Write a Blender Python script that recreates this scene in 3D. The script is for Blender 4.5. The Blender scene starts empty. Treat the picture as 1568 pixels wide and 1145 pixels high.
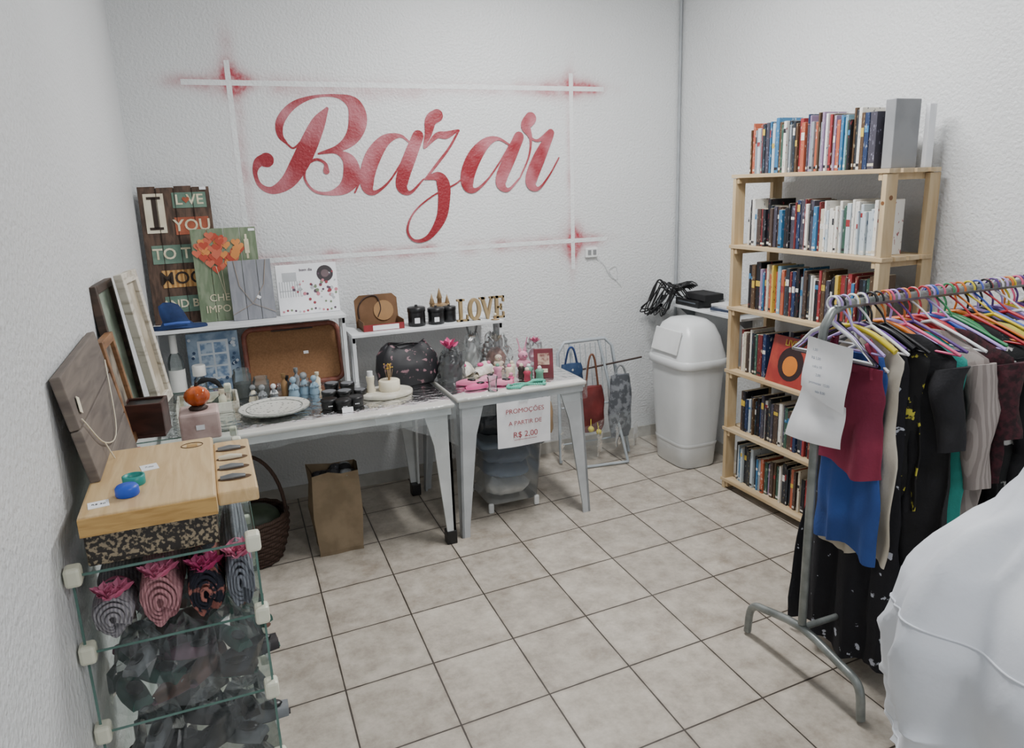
import bpy, bmesh, math, random
from mathutils import Vector, Matrix, noise
random.seed(7)
COL=bpy.context.collection
pi=math.pi
sin=math.sin; cos=math.cos
def V(*a): return Vector(a)
def lin(c):
    if isinstance(c,str):
        c=[int(c[i:i+2],16)/255 for i in (0,2,4)]
    return tuple(((x/12.92) if x<=.04045 else ((x+.055)/1.055)**2.4) for x in c)+(1,)

# ------------------------------------------------------------------ materials
MATS={}
def newmat(name):
    m=bpy.data.materials.new(name); m.use_nodes=True
    return m, m.node_tree, m.node_tree.nodes['Principled BSDF']
def mat(name,c1,c2=None,kind='noise',scale=8,rough=.6,metal=0,bump=0,bscale=None,stretch=(1,1,1),lo=.4,hi=.6,spec=.5,emit=0,sheen=0):
    if name in MATS: return MATS[name]
    m,nt,p=newmat(name)
    N=nt.nodes; L=nt.links
    c1=lin(c1); c2=lin(c2) if c2 else tuple(min(1,x*.86) for x in c1[:3])+(1,)
    tc=N.new('ShaderNodeTexCoord'); mp=N.new('ShaderNodeMapping'); mp.inputs['Scale'].default_value=stretch
    L.new(tc.outputs['Object'],mp.inputs['Vector'])
    if kind=='noise':
        t=N.new('ShaderNodeTexNoise'); t.inputs['Scale'].default_value=scale; t.inputs['Detail'].default_value=4
        f=t.outputs['Fac']
    elif kind=='wood':
        t=N.new('ShaderNodeTexNoise'); t.inputs['Scale'].default_value=scale; t.inputs['Detail'].default_value=6; t.inputs['Distortion'].default_value=.6
        f=t.outputs['Fac']
    elif kind=='spots':
        t=N.new('ShaderNodeTexVoronoi'); t.inputs['Scale'].default_value=scale; f=t.outputs['Distance']
    elif kind=='stripe':
        t=N.new('ShaderNodeTexWave'); t.inputs['Scale'].default_value=scale; t.inputs['Distortion'].default_value=.3; f=t.outputs['Fac']
    L.new(mp.outputs[0],t.inputs['Vector'])
    r=N.new('ShaderNodeValToRGB'); r.color_ramp.elements[0].position=lo; r.color_ramp.elements[1].position=hi
    r.color_ramp.elements[0].color=c2; r.color_ramp.elements[1].color=c1
    L.new(f,r.inputs[0]); L.new(r.outputs[0],p.inputs['Base Color'])
    p.inputs['Roughness'].default_value=rough; p.inputs['Metallic'].default_value=metal
    p.inputs['Specular IOR Level'].default_value=spec
    if emit:
        p.inputs['Emission Color'].default_value=c1; p.inputs['Emission Strength'].default_value=emit
    if bump:
        n=N.new('ShaderNodeTexNoise'); n.inputs['Scale'].default_value=bscale or scale*3; n.inputs['Detail'].default_value=4
        L.new(mp.outputs[0],n.inputs['Vector'])
        b=N.new('ShaderNodeBump'); b.inputs['Strength'].default_value=bump; b.inputs['Distance'].default_value=.01
        L.new(n.outputs['Fac'],b.inputs['Height']); L.new(b.outputs[0],p.inputs['Normal'])
    MATS[name]=m; return m
def thin(name,col,amt,rough=.05,gloss=.12,bump=.0,bscale=40,tint=(.95,.965,.965,1)):
    """thin clear sheet: transparent + tinted diffuse + glossy"""
    if name in MATS: return MATS[name]
    m,nt,p=newmat(name); N=nt.nodes; L=nt.links
    N.remove(p); out=[n for n in N if n.type=='OUTPUT_MATERIAL'][0]
    tr=N.new('ShaderNodeBsdfTransparent'); tr.inputs[0].default_value=tint
    df=N.new('ShaderNodeBsdfDiffuse'); df.inputs[0].default_value=lin(col)
    gl=N.new('ShaderNodeBsdfGlossy'); gl.inputs['Roughness'].default_value=rough; gl.inputs[0].default_value=(.9,.9,.9,1)
    m1=N.new('ShaderNodeMixShader'); m1.inputs[0].default_value=amt
    L.new(tr.outputs[0],m1.inputs[1]); L.new(df.outputs[0],m1.inputs[2])
    m2=N.new('ShaderNodeMixShader'); lw=N.new('ShaderNodeLayerWeight'); lw.inputs[0].default_value=gloss
    L.new(lw.outputs['Fresnel'],m2.inputs[0]); L.new(m1.outputs[0],m2.inputs[1]); L.new(gl.outputs[0],m2.inputs[2])
    if bump:
        tc=N.new('ShaderNodeTexCoord'); n=N.new('ShaderNodeTexNoise'); n.inputs['Scale'].default_value=bscale; n.inputs['Detail'].default_value=3
        L.new(tc.outputs['Object'],n.inputs['Vector'])
        b=N.new('ShaderNodeBump'); b.inputs['Strength'].default_value=bump; b.inputs['Distance'].default_value=.02
        L.new(n.outputs['Fac'],b.inputs['Height']); L.new(b.outputs[0],gl.inputs['Normal']); L.new(b.outputs[0],lw.inputs['Normal'])
    L.new(m2.outputs[0],out.inputs['Surface'])
    MATS[name]=m; return m

# ------------------------------------------------------------------ mesh builder
class B:
    def __init__(s,M=None):
        s.v=[];s.f=[];s.mi=[];s.sm=[];s.mats=[];s.M=M or Matrix()
    def mid(s,m):
        if m not in s.mats: s.mats.append(m)
        return s.mats.index(m)
    def add(s,vs,fs,m,smooth=False):
        o=len(s.v); k=s.mid(m)
        s.v+=[s.M@Vector(v) for v in vs]
        for f in fs:
            s.f.append([i+o for i in f]); s.mi.append(k); s.sm.append(smooth)
    def box(s,c,size,m,bev=0,rot=None):
        R=Matrix.Translation(c)@(rot if rot else Matrix())
        if bev:
            bm=bmesh.new(); bmesh.ops.create_cube(bm,size=1)
            for v in bm.verts: v.co=Vector((v.co.x*size[0],v.co.y*size[1],v.co.z*size[2]))
            bmesh.ops.bevel(bm,geom=bm.edges[:],offset=min(bev,min(size)*.45),segments=2,affect='EDGES',profile=.5)
            bm.verts.index_update()
            s.add([R@v.co for v in bm.verts],[[v.index for v in f.verts] for f in bm.faces],m,False); bm.free()
        else:
            x,y,z=[q/2 for q in size]
            vs=[R@V(a*x,b*y,c2*z) for a in(-1,1) for b in(-1,1) for c2 in(-1,1)]
            s.add(vs,[(0,1,3,2),(4,6,7,5),(0,4,5,1),(2,3,7,6),(0,2,6,4),(1,5,7,3)],m)
    def bx(s,lo,hi,m,bev=0):
        s.box([(lo[i]+hi[i])/2 for i in range(3)],[abs(hi[i]-lo[i]) for i in range(3)],m,bev)
    def loft(s,rings,m,cap0=True,cap1=True,smooth=True,closed=True):
        n=len(rings[0]); vs=[p for r in rings for p in r]; fs=[]
        for i in range(len(rings)-1):
            for j in range(n if closed else n-1):
                a=i*n+j; b=i*n+(j+1)%n
                fs.append((a,b,b+n,a+n))
        s.add(vs,fs,m,smooth)
        if cap0: s.add(rings[0],[tuple(range(n))[::-1]],m)
        if cap1: s.add(rings[-1],[tuple(range(n))],m)
    def lathe(s,prof,c,m,seg=24,sx=1,sy=1,cap=True,cap1=None,R=None):
        rings=[]
        for r,z in prof:
            ring=[V(r*cos(2*pi*j/seg)*sx,r*sin(2*pi*j/seg)*sy,z) for j in range(seg)]
            if R: ring=[R@q for q in ring]
            rings.append([q+Vector(c) for q in ring])
        s.loft(rings,m,cap,cap if cap1 is None else cap1)
    def tube(s,pts,r,m,seg=8,closed=False,sub=0,flat=1):
        pts=[Vector(p) for p in pts]
        if sub: pts=cat(pts,sub,closed)
        n=len(pts); rings=[]; up=V(0,0,1)
        prev=None
        for i,p in enumerate(pts):
            if closed: t=pts[(i+1)%n]-pts[i-1]
            else: t=pts[min(i+1,n-1)]-pts[max(i-1,0)]
            if t.length<1e-9: t=V(0,0,1)
            t.normalize()
            if prev is None:
                a=up if abs(t.dot(up))<.9 else V(1,0,0)
                nrm=(a-t*a.dot(t)).normalized()
            else:
                nrm=prev-t*prev.dot(t)
                nrm=nrm.normalized() if nrm.length>1e-6 else prev
            prev=nrm; bn=t.cross(nrm)
            rr=r[min(i,len(r)-1)] if isinstance(r,(list,tuple)) else r
            rings.append([p+nrm*cos(2*pi*j/seg)*rr+bn*sin(2*pi*j/seg)*rr*flat for j in range(seg)])
        if closed: rings.append(rings[0]); s.loft(rings,m,False,False)
        else: s.loft(rings,m)
    def ball(s,c,r,m,seg=16,R=None):
        if not isinstance(r,(list,tuple)): r=(r,r,r)
        k=seg//2; rings=[]
        for i in range(k+1):
            a=-pi/2+pi*i/k; q=max(cos(a),.02)
            ring=[V(r[0]*q*cos(2*pi*j/seg),r[1]*q*sin(2*pi*j/seg),r[2]*sin(a)) for j in range(seg)]
            if R: ring=[R@p for p in ring]
            rings.append([p+Vector(c) for p in ring])
        s.loft(rings,m)
    def grid(s,fn,nu,nv,m,smooth=True):
        vs=[fn(i/nu,j/nv) for j in range(nv+1) for i in range(nu+1)]
        fs=[(j*(nu+1)+i,j*(nu+1)+i+1,(j+1)*(nu+1)+i+1,(j+1)*(nu+1)+i) for j in range(nv) for i in range(nu)]
        s.add(vs,fs,m,smooth)
    def quad(s,a,b_,c,d,m): s.add([a,b_,c,d],[(0,1,2,3)],m)
    def poly(s,pts,y0,y1,m):
        """outline in local x,z extruded along y"""
        n=len(pts)
        a=[V(p[0],y0,p[1]) for p in pts]; b=[V(p[0],y1,p[1]) for p in pts]
        s.add(a+b,[tuple(range(n)),tuple(range(n,2*n))[::-1]]+[(i,(i+1)%n,n+(i+1)%n,n+i) for i in range(n)],m)
    def disc(s,c,r,y0,y1,m,rz=None,n=20):
        rz=rz or r
        s.poly([(c[0]+r*cos(2*pi*i/n),c[1]+rz*sin(2*pi*i/n)) for i in range(n)],y0,y1,m)
    def text(s,t,size,pos,m,ext=.0008,R=None,bold=0,align='CENTER'):
        cu=bpy.data.curves.new('t','FONT'); cu.body=t; cu.size=size; cu.extrude=ext; cu.offset=bold
        cu.align_x=align; cu.align_y='CENTER'; cu.resolution_u=3
        o=bpy.data.objects.new('t',cu); COL.objects.link(o)
        bpy.context.view_layer.update()
        me=o.evaluated_get(bpy.context.evaluated_depsgraph_get()).to_mesh()
        R=R or Matrix.Rotation(pi/2,4,'X')
        T=Matrix.Translation(pos)@R
        s.add([T@v.co for v in me.vertices],[tuple(p.vertices) for p in me.polygons],m)
        bpy.data.objects.remove(o,do_unlink=True); bpy.data.curves.remove(cu)
    def obj(s,name,parent=None):
        me=bpy.data.meshes.new(name); me.from_pydata([tuple(v) for v in s.v],[],s.f)
        for m in s.mats: me.materials.append(m)
        me.polygons.foreach_set('material_index',s.mi); me.polygons.foreach_set('use_smooth',s.sm)
        me.update()
        o=bpy.data.objects.new(name,me); COL.objects.link(o)
        if parent: o.parent=parent
        return o
def cat(pts,sub,closed=False):
    out=[]; n=len(pts)
    rng=range(n if closed else n-1)
    for i in rng:
        p1=pts[i]; p2=pts[(i+1)%n]
        p0=pts[i-1] if (i>0 or closed) else p1*2-p2
        p3=pts[(i+2)%n] if (i+2<n or closed) else p2*2-p1
        for k in range(sub):
            t=k/sub
            out.append(.5*((2*p1)+(p2-p0)*t+(2*p0-5*p1+4*p2-p3)*t*t+(3*p1-p0-3*p2+p3)*t**3))
    if not closed: out.append(pts[-1])
    return out
def empty(name,loc=(0,0,0)):
    o=bpy.data.objects.new(name,None); COL.objects.link(o); o.empty_display_size=.1; return o
def panelM(origin,ex,lean,yaw=0):
    ex=Vector(ex).normalized(); z=V(0,0,1); ey=z.cross(ex)
    ez=(z*cos(lean)+ey*sin(lean)).normalized(); ey=ez.cross(ex)
    M=Matrix((ex,ey,ez)).transposed().to_4x4(); M.translation=Vector(origin); return M

# ------------------------------------------------------------------ common mats
white=mat('white_plastic','E2E4E4','D6D8D8',scale=5,rough=.35)
ttop=mat('table_top_plastic','D2D0CA','C6C4BE',scale=5,rough=.35)
whitep=mat('white_paint','DDE0E2','CDD0D2',scale=6,rough=.5)
black=mat('black_plastic','141416','0C0C0E',rough=.35)
blackm=mat('black_matte','17171A','0F0F12',rough=.8)
grey=mat('grey_metal','8D9092','7C7F82',scale=12,rough=.35,metal=.6)
pine=mat('pine_wood','CCB793','B59B74',kind='wood',scale=7,stretch=(3,3,.5),rough=.6,lo=.35,hi=.7)
pineh=mat('pine_slat','CCB795','B49B76',kind='wood',scale=7,stretch=(3,.5,3),rough=.6,lo=.35,hi=.7)
paper=mat('paper','F0F1F4','E4E6EA',rough=.8)
redp=mat('red_ink','A03A44',rough=.8)
film=thin('clear_film','DDE3E6',.08,rough=.12,gloss=.22,bump=.6,bscale=22)
crink=thin('crinkled_film','DDE3E6',.07,rough=.2,gloss=.34)
glass=thin('clear_glass','C9DAD6',.03,rough=.02,gloss=.12,tint=(.95,.975,.965,1))
gedge=mat('glass_edge','5E7E76','4A6A62',rough=.2)
frost=thin('frosted_plastic','D0D8DE',.12,rough=.25,gloss=.2,tint=(.98,.99,1,1))
pink=mat('pink','DE86A4','CC6E90',rough=.6)
hot=mat('hot_pink','D8558C','BE4478',rough=.6)
cream=mat('cream','E2DAC4','D2C8B0',rough=.7)
cork=mat('cork','8A6545','7E5A3C',scale=120,rough=.9)
kraft=mat('kraft_paper','86755E','766650',scale=10,rough=.85,bump=.2,bscale=12)
bamboo=mat('bamboo','D6BA8C','C2A274',kind='wood',scale=9,stretch=(8,.8,3),rough=.4,lo=.35,hi=.65)
darkw=mat('dark_wood','3A2720','2A1B16',kind='wood',scale=8,stretch=(1,1,4),rough=.6)

# ------------------------------------------------------------------ room
XL,XR,YB,YF,ZC=-.28,2.89,4.16,-1.3,3.05
def wallmat(name,c,paint=False):
    m,nt,p=newmat(name); N=nt.nodes;L=nt.links
    tc=N.new('ShaderNodeTexCoord')
    n1=N.new('ShaderNodeTexNoise'); n1.inputs['Scale'].default_value=1.3; n1.inputs['Detail'].default_value=3
    L.new(tc.outputs['Object'],n1.inputs['Vector'])
    r=N.new('ShaderNodeValToRGB'); a=lin(c); r.color_ramp.elements[0].color=tuple(x*.93 for x in a[:3])+(1,); r.color_ramp.elements[1].color=a
    r.color_ramp.elements[0].position=.3; r.color_ramp.elements[1].position=.7
    L.new(n1.outputs['Fac'],r.inputs[0])
    n2=N.new('ShaderNodeTexNoise'); n2.inputs['Scale'].default_value=75; n2.inputs['Detail'].default_value=2.5
    L.new(tc.outputs['Object'],n2.inputs['Vector'])
    bp=N.new('ShaderNodeBump'); bp.inputs['Strength'].default_value=.8; bp.inputs['Distance'].default_value=.007
    L.new(n2.outputs['Fac'],bp.inputs['Height']); L.new(bp.outputs[0],p.inputs['Normal'])
    p.inputs['Roughness'].default_value=.4; p.inputs['Specular IOR Level'].default_value=.4
    if paint:
        at=N.new('ShaderNodeAttribute'); at.attribute_name='paint'
        ml=N.new('ShaderNodeMath'); ml.operation='MULTIPLY'; ml.use_clamp=True
        n3=N.new('ShaderNodeTexNoise'); n3.inputs['Scale'].default_value=45
        L.new(tc.outputs['Object'],n3.inputs['Vector'])
        ad=N.new('ShaderNodeMath'); ad.operation='ADD'; ad.inputs[1].default_value=.5
        L.new(n3.outputs['Fac'],ad.inputs[0]); L.new(ad.outputs[0],ml.inputs[0]); L.new(at.outputs['Fac'],ml.inputs[1])
        mx=N.new('ShaderNodeMix'); mx.data_type='RGBA'; mx.inputs[7].default_value=lin('AA3A48')
        L.new(ml.outputs[0],mx.inputs[0]); L.new(r.outputs[0],mx.inputs[6]); L.new(mx.outputs[2],p.inputs['Base Color'])
    else: L.new(r.outputs[0],p.inputs['Base Color'])
    return m
wallm=wallmat('textured_wall','DDDFE0'); wallpm=wallmat('textured_wall_mural','DDDFE0',True)
def simple(name,lo,hi,m,bev=0):
    b=B(); b.bx(lo,hi,m,bev); return b.obj(name)
m,nt,p=newmat('ceramic_tiles'); N=nt.nodes;L=nt.links
tc=N.new('ShaderNodeTexCoord'); sp=N.new('ShaderNodeSeparateXYZ'); L.new(tc.outputs['Object'],sp.inputs[0])
def M_(op,a,b=None,clamp=False):
    n=N.new('ShaderNodeMath'); n.operation=op; n.use_clamp=clamp
    for i,q in enumerate((a,b)):
        if q is None: continue
        if isinstance(q,(int,float)): n.inputs[i].default_value=q
        else: L.new(q,n.inputs[i])
    return n.outputs[0]
x_,y_=sp.outputs[0],sp.outputs[1]
ua=M_('DIVIDE',M_('SUBTRACT',M_('SUBTRACT',x_,1.26),M_('MULTIPLY',M_('SUBTRACT',y_,2.7),.03)),.325)
vb=M_('DIVIDE',M_('SUBTRACT',M_('SUBTRACT',y_,2.735),M_('MULTIPLY',M_('SUBTRACT',x_,1.26),.05)),.352)
def dist(q):
    fr=M_('FRACT',M_('ADD',q,100.5)); return M_('ABSOLUTE',M_('SUBTRACT',fr,.5))
d=M_('MINIMUM',dist(ua),dist(vb))
n5=N.new('ShaderNodeTexNoise'); n5.inputs['Scale'].default_value=14; L.new(tc.outputs['Object'],n5.inputs['Vector'])
grout=M_('LESS_THAN',d,M_('ADD',M_('MULTIPLY',n5.outputs['Fac'],.008),.005))
cb=N.new('ShaderNodeCombineXYZ'); L.new(M_('FLOOR',M_('ADD',ua,100)),cb.inputs[0]); L.new(M_('FLOOR',M_('ADD',vb,100)),cb.inputs[1])
wn=N.new('ShaderNodeTexWhiteNoise'); wn.noise_dimensions='3D'; L.new(cb.outputs[0],wn.inputs['Vector'])
vadd=N.new('ShaderNodeVectorMath'); vadd.operation='MULTIPLY_ADD'; vadd.inputs[1].default_value=(7,7,7)
L.new(wn.outputs['Color'],vadd.inputs[0]); L.new(tc.outputs['Object'],vadd.inputs[2])
n1=N.new('ShaderNodeTexNoise'); n1.inputs['Scale'].default_value=9; n1.inputs['Detail'].default_value=9; n1.inputs['Roughness'].default_value=.74
L.new(vadd.outputs[0],n1.inputs['Vector'])
r=N.new('ShaderNodeValToRGB'); e=r.color_ramp.elements
e[0].position=.32; e[0].color=lin('938A7E'); e[1].position=.66; e[1].color=lin('C3BBAF')
L.new(n1.outputs['Fac'],r.inputs[0])
hs=N.new('ShaderNodeHueSaturation'); L.new(r.outputs[0],hs.inputs['Color']); L.new(M_('ADD',M_('MULTIPLY',wn.outputs['Value'],.16),.91),hs.inputs['Value'])
n4=N.new('ShaderNodeTexNoise'); n4.inputs['Scale'].default_value=4.5; n4.inputs['Detail'].default_value=10; n4.inputs['Roughness'].default_value=.7; L.new(tc.outputs['Object'],n4.inputs['Vector'])
r4=N.new('ShaderNodeValToRGB'); r4.color_ramp.elements[0].position=.56; r4.color_ramp.elements[1].position=.80; r4.color_ramp.elements[0].color=(0,0,0,1); r4.color_ramp.elements[1].color=(.7,.7,.7,1)
L.new(n4.outputs['Fac'],r4.inputs[0])
mx2=N.new('ShaderNodeMix'); mx2.data_type='RGBA'; mx2.inputs[7].default_value=lin('7C6A54')
L.new(r4.outputs[0],mx2.inputs[0]); L.new(hs.outputs[0],mx2.inputs[6])
edge=M_('MULTIPLY',M_('SUBTRACT',1.0,M_('MULTIPLY',d,22.0),True),M_('MULTIPLY',n5.outputs['Fac'],.6),True)
mx3=N.new('ShaderNodeMix'); mx3.data_type='RGBA'; mx3.inputs[7].default_value=lin('7C7062')
L.new(edge,mx3.inputs[0]); L.new(mx2.outputs[2],mx3.inputs[6])
mx=N.new('ShaderNodeMix'); mx.data_type='RGBA'; mx.inputs[7].default_value=lin('3E3731')
L.new(grout,mx.inputs[0]); L.new(mx3.outputs[2],mx.inputs[6]); L.new(mx.outputs[2],p.inputs['Base Color'])
bp=N.new('ShaderNodeBump'); bp.inputs['Strength'].default_value=.4; bp.inputs['Distance'].default_value=.003
L.new(M_('SUBTRACT',n1.outputs['Fac'],grout),bp.inputs['Height']); L.new(bp.outputs[0],p.inputs['Normal'])
p.inputs['Roughness'].default_value=.36
simple('floor',(XL,YF,-.1),(XR,YB,0),m)
simple('wall_left',(XL-.1,YF,-.1),(XL,YB+.1,ZC),wallm)
simple('wall_right',(XR,YF,-.1),(XR+.1,YB+.1,ZC),wallm)
simple('ceiling',(XL-.1,YF,ZC),(XR+.1,YB+.1,ZC+.1),mat('ceiling_paint','E4E6E8',rough=.8))
b=B(); nx,nz=264,250
b.grid(lambda u,v:V(XL+(XR-XL)*u,YB,ZC*v),nx,nz,wallpm,False)
b.bx((XL,YB+.002,-.1),(XR,YB+.1,ZC),wallm)
wb=b.obj('wall_back')
me=wb.data; at=me.attributes.new('paint','FLOAT','POINT')
X0,X1,Z0,Z1=.22,2.12,1.355,2.24
blobs=[(X0,Z1,.085,.06,1.2),(X1,Z1,.13,.06,1.0),(X1,Z0,.07,.09,1.5),(X0,Z0,.05,.1,.7),(X0-.14,Z1+.0,.14,.035,.7),(X1+.12,Z1,.14,.03,.8),
 (X1-.2,Z1,.2,.04,.7),(X0+.2,Z1,.2,.04,.5),(.85,Z1-.03,.4,.045,.45),(1.5,Z1-.01,.4,.03,.32),(X0,Z1+.1,.035,.12,.8),(X1,Z1+.06,.035,.08,.5),
 (X0+.03,1.85,.03,.3,.55),(X1-.015,1.8,.02,.35,.45),(X1,Z0-.1,.025,.12,.8),(X1+.12,Z0,.12,.035,.8),(X1-.22,Z0,.2,.035,.8),(.65,Z0,.06,.035,.8),(.82,Z0,.05,.035,.7),(1.0,Z0,.2,.035,.7),(1.18,Z0,.06,.035,.8),(1.45,Z0,.07,.035,.7),(1.65,Z0,.06,.035,.7),(.4,Z0,.15,.035,.7),(.95,1.80,.5,.16,.10)]
vals=[0.0]*len(me.vertices)
for v in me.vertices:
    if v.index>=(nx+1)*(nz+1): continue
    x,z=v.co.x,v.co.z
    if z<1.0 or z>2.6: continue
    s=0
    for bx_,bz_,sx_,sz_,a_ in blobs:
        s+=a_*math.exp(-((x-bx_)/sx_)**2-((z-bz_)/sz_)**2)
    s*=.65+.7*noise.noise(V(x*9,z*9,3))
    vals[v.index]=max(0,min(.85,s))
at.data.foreach_set('value',vals)
m,nt,p=newmat('red_wall_paint'); N=nt.nodes;L=nt.links
tc=N.new('ShaderNodeTexCoord'); n1=N.new('ShaderNodeTexNoise'); n1.inputs['Scale'].default_value=5; n1.inputs['Detail'].default_value=2
L.new(tc.outputs['Object'],n1.inputs['Vector'])
r=N.new('ShaderNodeValToRGB'); r.color_ramp.elements[0].position=.44; r.color_ramp.elements[1].position=.76
r.color_ramp.elements[0].color=lin('8C1C28'); r.color_ramp.elements[1].color=lin('C07C86')
L.new(n1.outputs['Fac'],r.inputs[0]); L.new(r.outputs[0],p.inputs['Base Color'])
n2=N.new('ShaderNodeTexNoise'); n2.inputs['Scale'].default_value=75; L.new(tc.outputs['Object'],n2.inputs['Vector'])
bp=N.new('ShaderNodeBump'); bp.inputs['Strength'].default_value=.6; bp.inputs['Distance'].default_value=.006
L.new(n2.outputs['Fac'],bp.inputs['Height']); L.new(bp.outputs[0],p.inputs['Normal']); p.inputs['Roughness'].default_value=.5
redpaint=m
stripem=mat('stripe_paint','E3E5E6','DCDEDF',scale=20,rough=.45,bump=.5,bscale=75)
b=B()
RY=[4.1588]
def ribbon(pts,ws,k=1.18):
    P=cat([V(q[0]/1000,0,q[1]/1000) for q in pts],10)
    W=cat([V(w*k/1000 if w>25 else w/1000,0,0) for w in ws],10); W=[w.x for w in W]
    l=[];r_=[]; n=len(P)
    for i,p_ in enumerate(P):
        y=RY[0]-i*.000008
        t=(P[min(i+1,n-1)]-P[max(i-1,0)]).normalized(); nn=V(-t.z,0,t.x)
        w=max(W[i],.004)/2
        l.append(V(p_.x+nn.x*w,y,p_.z+nn.z*w)); r_.append(V(p_.x-nn.x*w,y,p_.z-nn.z*w))
    b.add(l+r_,[(i,n+i,n+i+1,i+1) for i in range(n-1)],redpaint)
    for e_,w,y in ((P[0],W[0],RY[0]+.0001),(P[-1],W[-1],RY[0]-n*.000008-.0001)):
        b.add([V(e_.x+w/2*cos(a*pi/8),y,e_.z+w/2*sin(a*pi/8)) for a in range(16)],[tuple(range(16))],redpaint)
    RY[0]-=.0004
ribbon([(690,2120),(640,2050),(578,1939),(520,1841),(455,1757),(375,1716),(316,1741),(297,1804),(318,1855),(360,1868)],[18,60,78,78,62,34,24,22,40,62])
ribbon([(471,1945),(440,1992),(450,2062),(520,2136),(628,2178),(748,2183),(828,2146),(848,2069),(815,1983),(738,1924),(626,1895)],[10,26,36,30,16,20,62,84,66,34,10])
ribbon([(471,1945),(500,1925),(545,1960),(580,2010)],[10,10,12,14])
ribbon([(626,1895),(722,1900),(783,1855),(790,1774),(742,1714),(661,1690),(585,1706),(543,1768),(559,1834),(610,1866),(655,1845),(658,1805)],[8,20,62,80,54,22,14,12,12,14,16,28])
ribbon([(1125,1946),(1069,1982),(988,1960),(920,1885),(878,1790),(872,1715),(908,1686),(985,1735),(1061,1830),(1124,1933)],[10,20,50,72,70,56,24,12,10,10])
ribbon([(1172,1980),(1119,1871),(1072,1765),(1065,1705),(1110,1680),(1190,1750)],[54,62,62,50,20,9])
ribbon([(800,1690),(845,1770)],[10,10])
ribbon([(1288,2088),(1250,2062),(1231,1990),(1204,1915),(1277,1980),(1337,1985),(1405,2010)],[58,56,34,8,26,34,10])
ribbon([(1410,2008),(1349,1916),(1268,1825),(1200,1750)],[12,14,16,12])
ribbon([(1200,1750),(1270,1762),(1302,1720),(1303,1640),(1278,1530),(1199,1430),(1116,1414),(1078,1475),(1121,1570),(1235,1656),(1384,1723),(1455,1790)],[10,44,64,60,50,26,16,14,10,9,9,9])
ribbon([(1717,1927),(1645,1962),(1570,1940),(1497,1864),(1452,1770),(1452,1702),(1493,1680),(1567,1733),(1645,1825),(1712,1920)],[10,20,48,72,72,56,24,12,10,10])
ribbon([(1775,1969),(1713,1852),(1662,1755),(1656,1702),(1700,1676),(1775,1742)],[54,62,62,48,20,9])
ribbon([(1775,1742),(1834,1858),(1850,1960),(1822,2030),(1852,2072)],[9,12,20,54,62])
ribbon([(1836,1975),(1893,1950),(1979,1991)],[12,16,40])
ribbon([(1975,1978),(1905,1858),(1852,1750),(1850,1695),(1895,1678),(1966,1752),(2030,1850)],[40,66,68,50,20,10,9])
b.obj('painted_bazar_lettering')
b=B(); yy=4.159; w=.013
b.bx((0.0,yy,Z1-w),(2.34,YB-.0003,Z1+w),stripem); b.bx((.25,yy,Z0-w),(2.36,YB-.0003,Z0+w),stripem)
b.bx((X0-w,yy-.0003,1.2),(X0+w,YB-.0005,2.345),stripem); b.bx((X1-w,yy-.0003,1.18),(X1+w,YB-.0005,2.325),stripem)
b.obj('painted_stripe_border')
bbm=mat('baseboard_tile','B8B5AE','A8A59E',scale=10,rough=.4)
simple('baseboard_back',(XL,YB-.012,0),(XR,YB,.075),bbm)
simple('baseboard_left',(XL,YF,0),(XL+.012,YB-.012,.075),bbm)
simple('baseboard_right',(XR-.012,YF,0),(XR,YB-.012,.075),bbm)
b=B(); b.tube([(2.872,4.145,.08),(2.872,4.145,3.05)],.009,mat('conduit_grey','A9AEB2',rough=.5)); b.obj('cable_conduit_1')  # cable conduit running up the back-right corner
b=B(); b.box((2.243,4.15,1.275),(.085,.02,.06),white,.006)
for dx in(-.018,.018):
    b.box((2.243+dx,4.139,1.278),(.022,.004,.03),mat('socket_grey','8A8C8E'))
b.tube([(2.27,4.145,1.25),(2.33,4.152,1.20),(2.38,4.152,1.12),(2.43,4.152,1.10),(2.42,4.152,1.18),(2.37,4.152,1.15),(2.46,4.152,1.05)],.0018,whitep,5,sub=6)
b.obj('wall_socket')
b=B(); b.box((1.6,2.65,3.03),(.22,1.25,.04),white,.005)
lampm=mat('lamp_tube','FFFFFF','FFFFFF',emit=6)
for dx in(-.05,.05): b.tube([(1.6+dx,2.08,2.995),(1.6+dx,3.22,2.995)],.014,lampm,12)
b.obj('fluorescent_ceiling_lamp')
def area(name,loc,rot,sx,sy,pw,col=(1,1,1)):
    l=bpy.data.lights.new(name,'AREA'); l.shape='RECTANGLE'; l.size=sx; l.size_y=sy; l.energy=pw; l.color=col
    o=bpy.data.objects.new(name,l); COL.objects.link(o); o.location=loc; o.rotation_euler=rot; return o
area('lamp_light',(1.6,2.65,2.96),(0,0,0),.25,1.2,74,(1,.995,.985))
area('rear_area_light',(1.3,-.4,2.96),(0,0,0),.25,1.2,32,(1,.995,.985))  # unseen area light behind the camera, no fixture modelled
w_=bpy.data.worlds.new('world'); bpy.context.scene.world=w_; w_.use_nodes=True
bg=w_.node_tree.nodes['Background']; bg.inputs[0].default_value=(.9,.95,1,1); bg.inputs[1].default_value=.75  # world light added as fill, entering at the room's open rear

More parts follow.
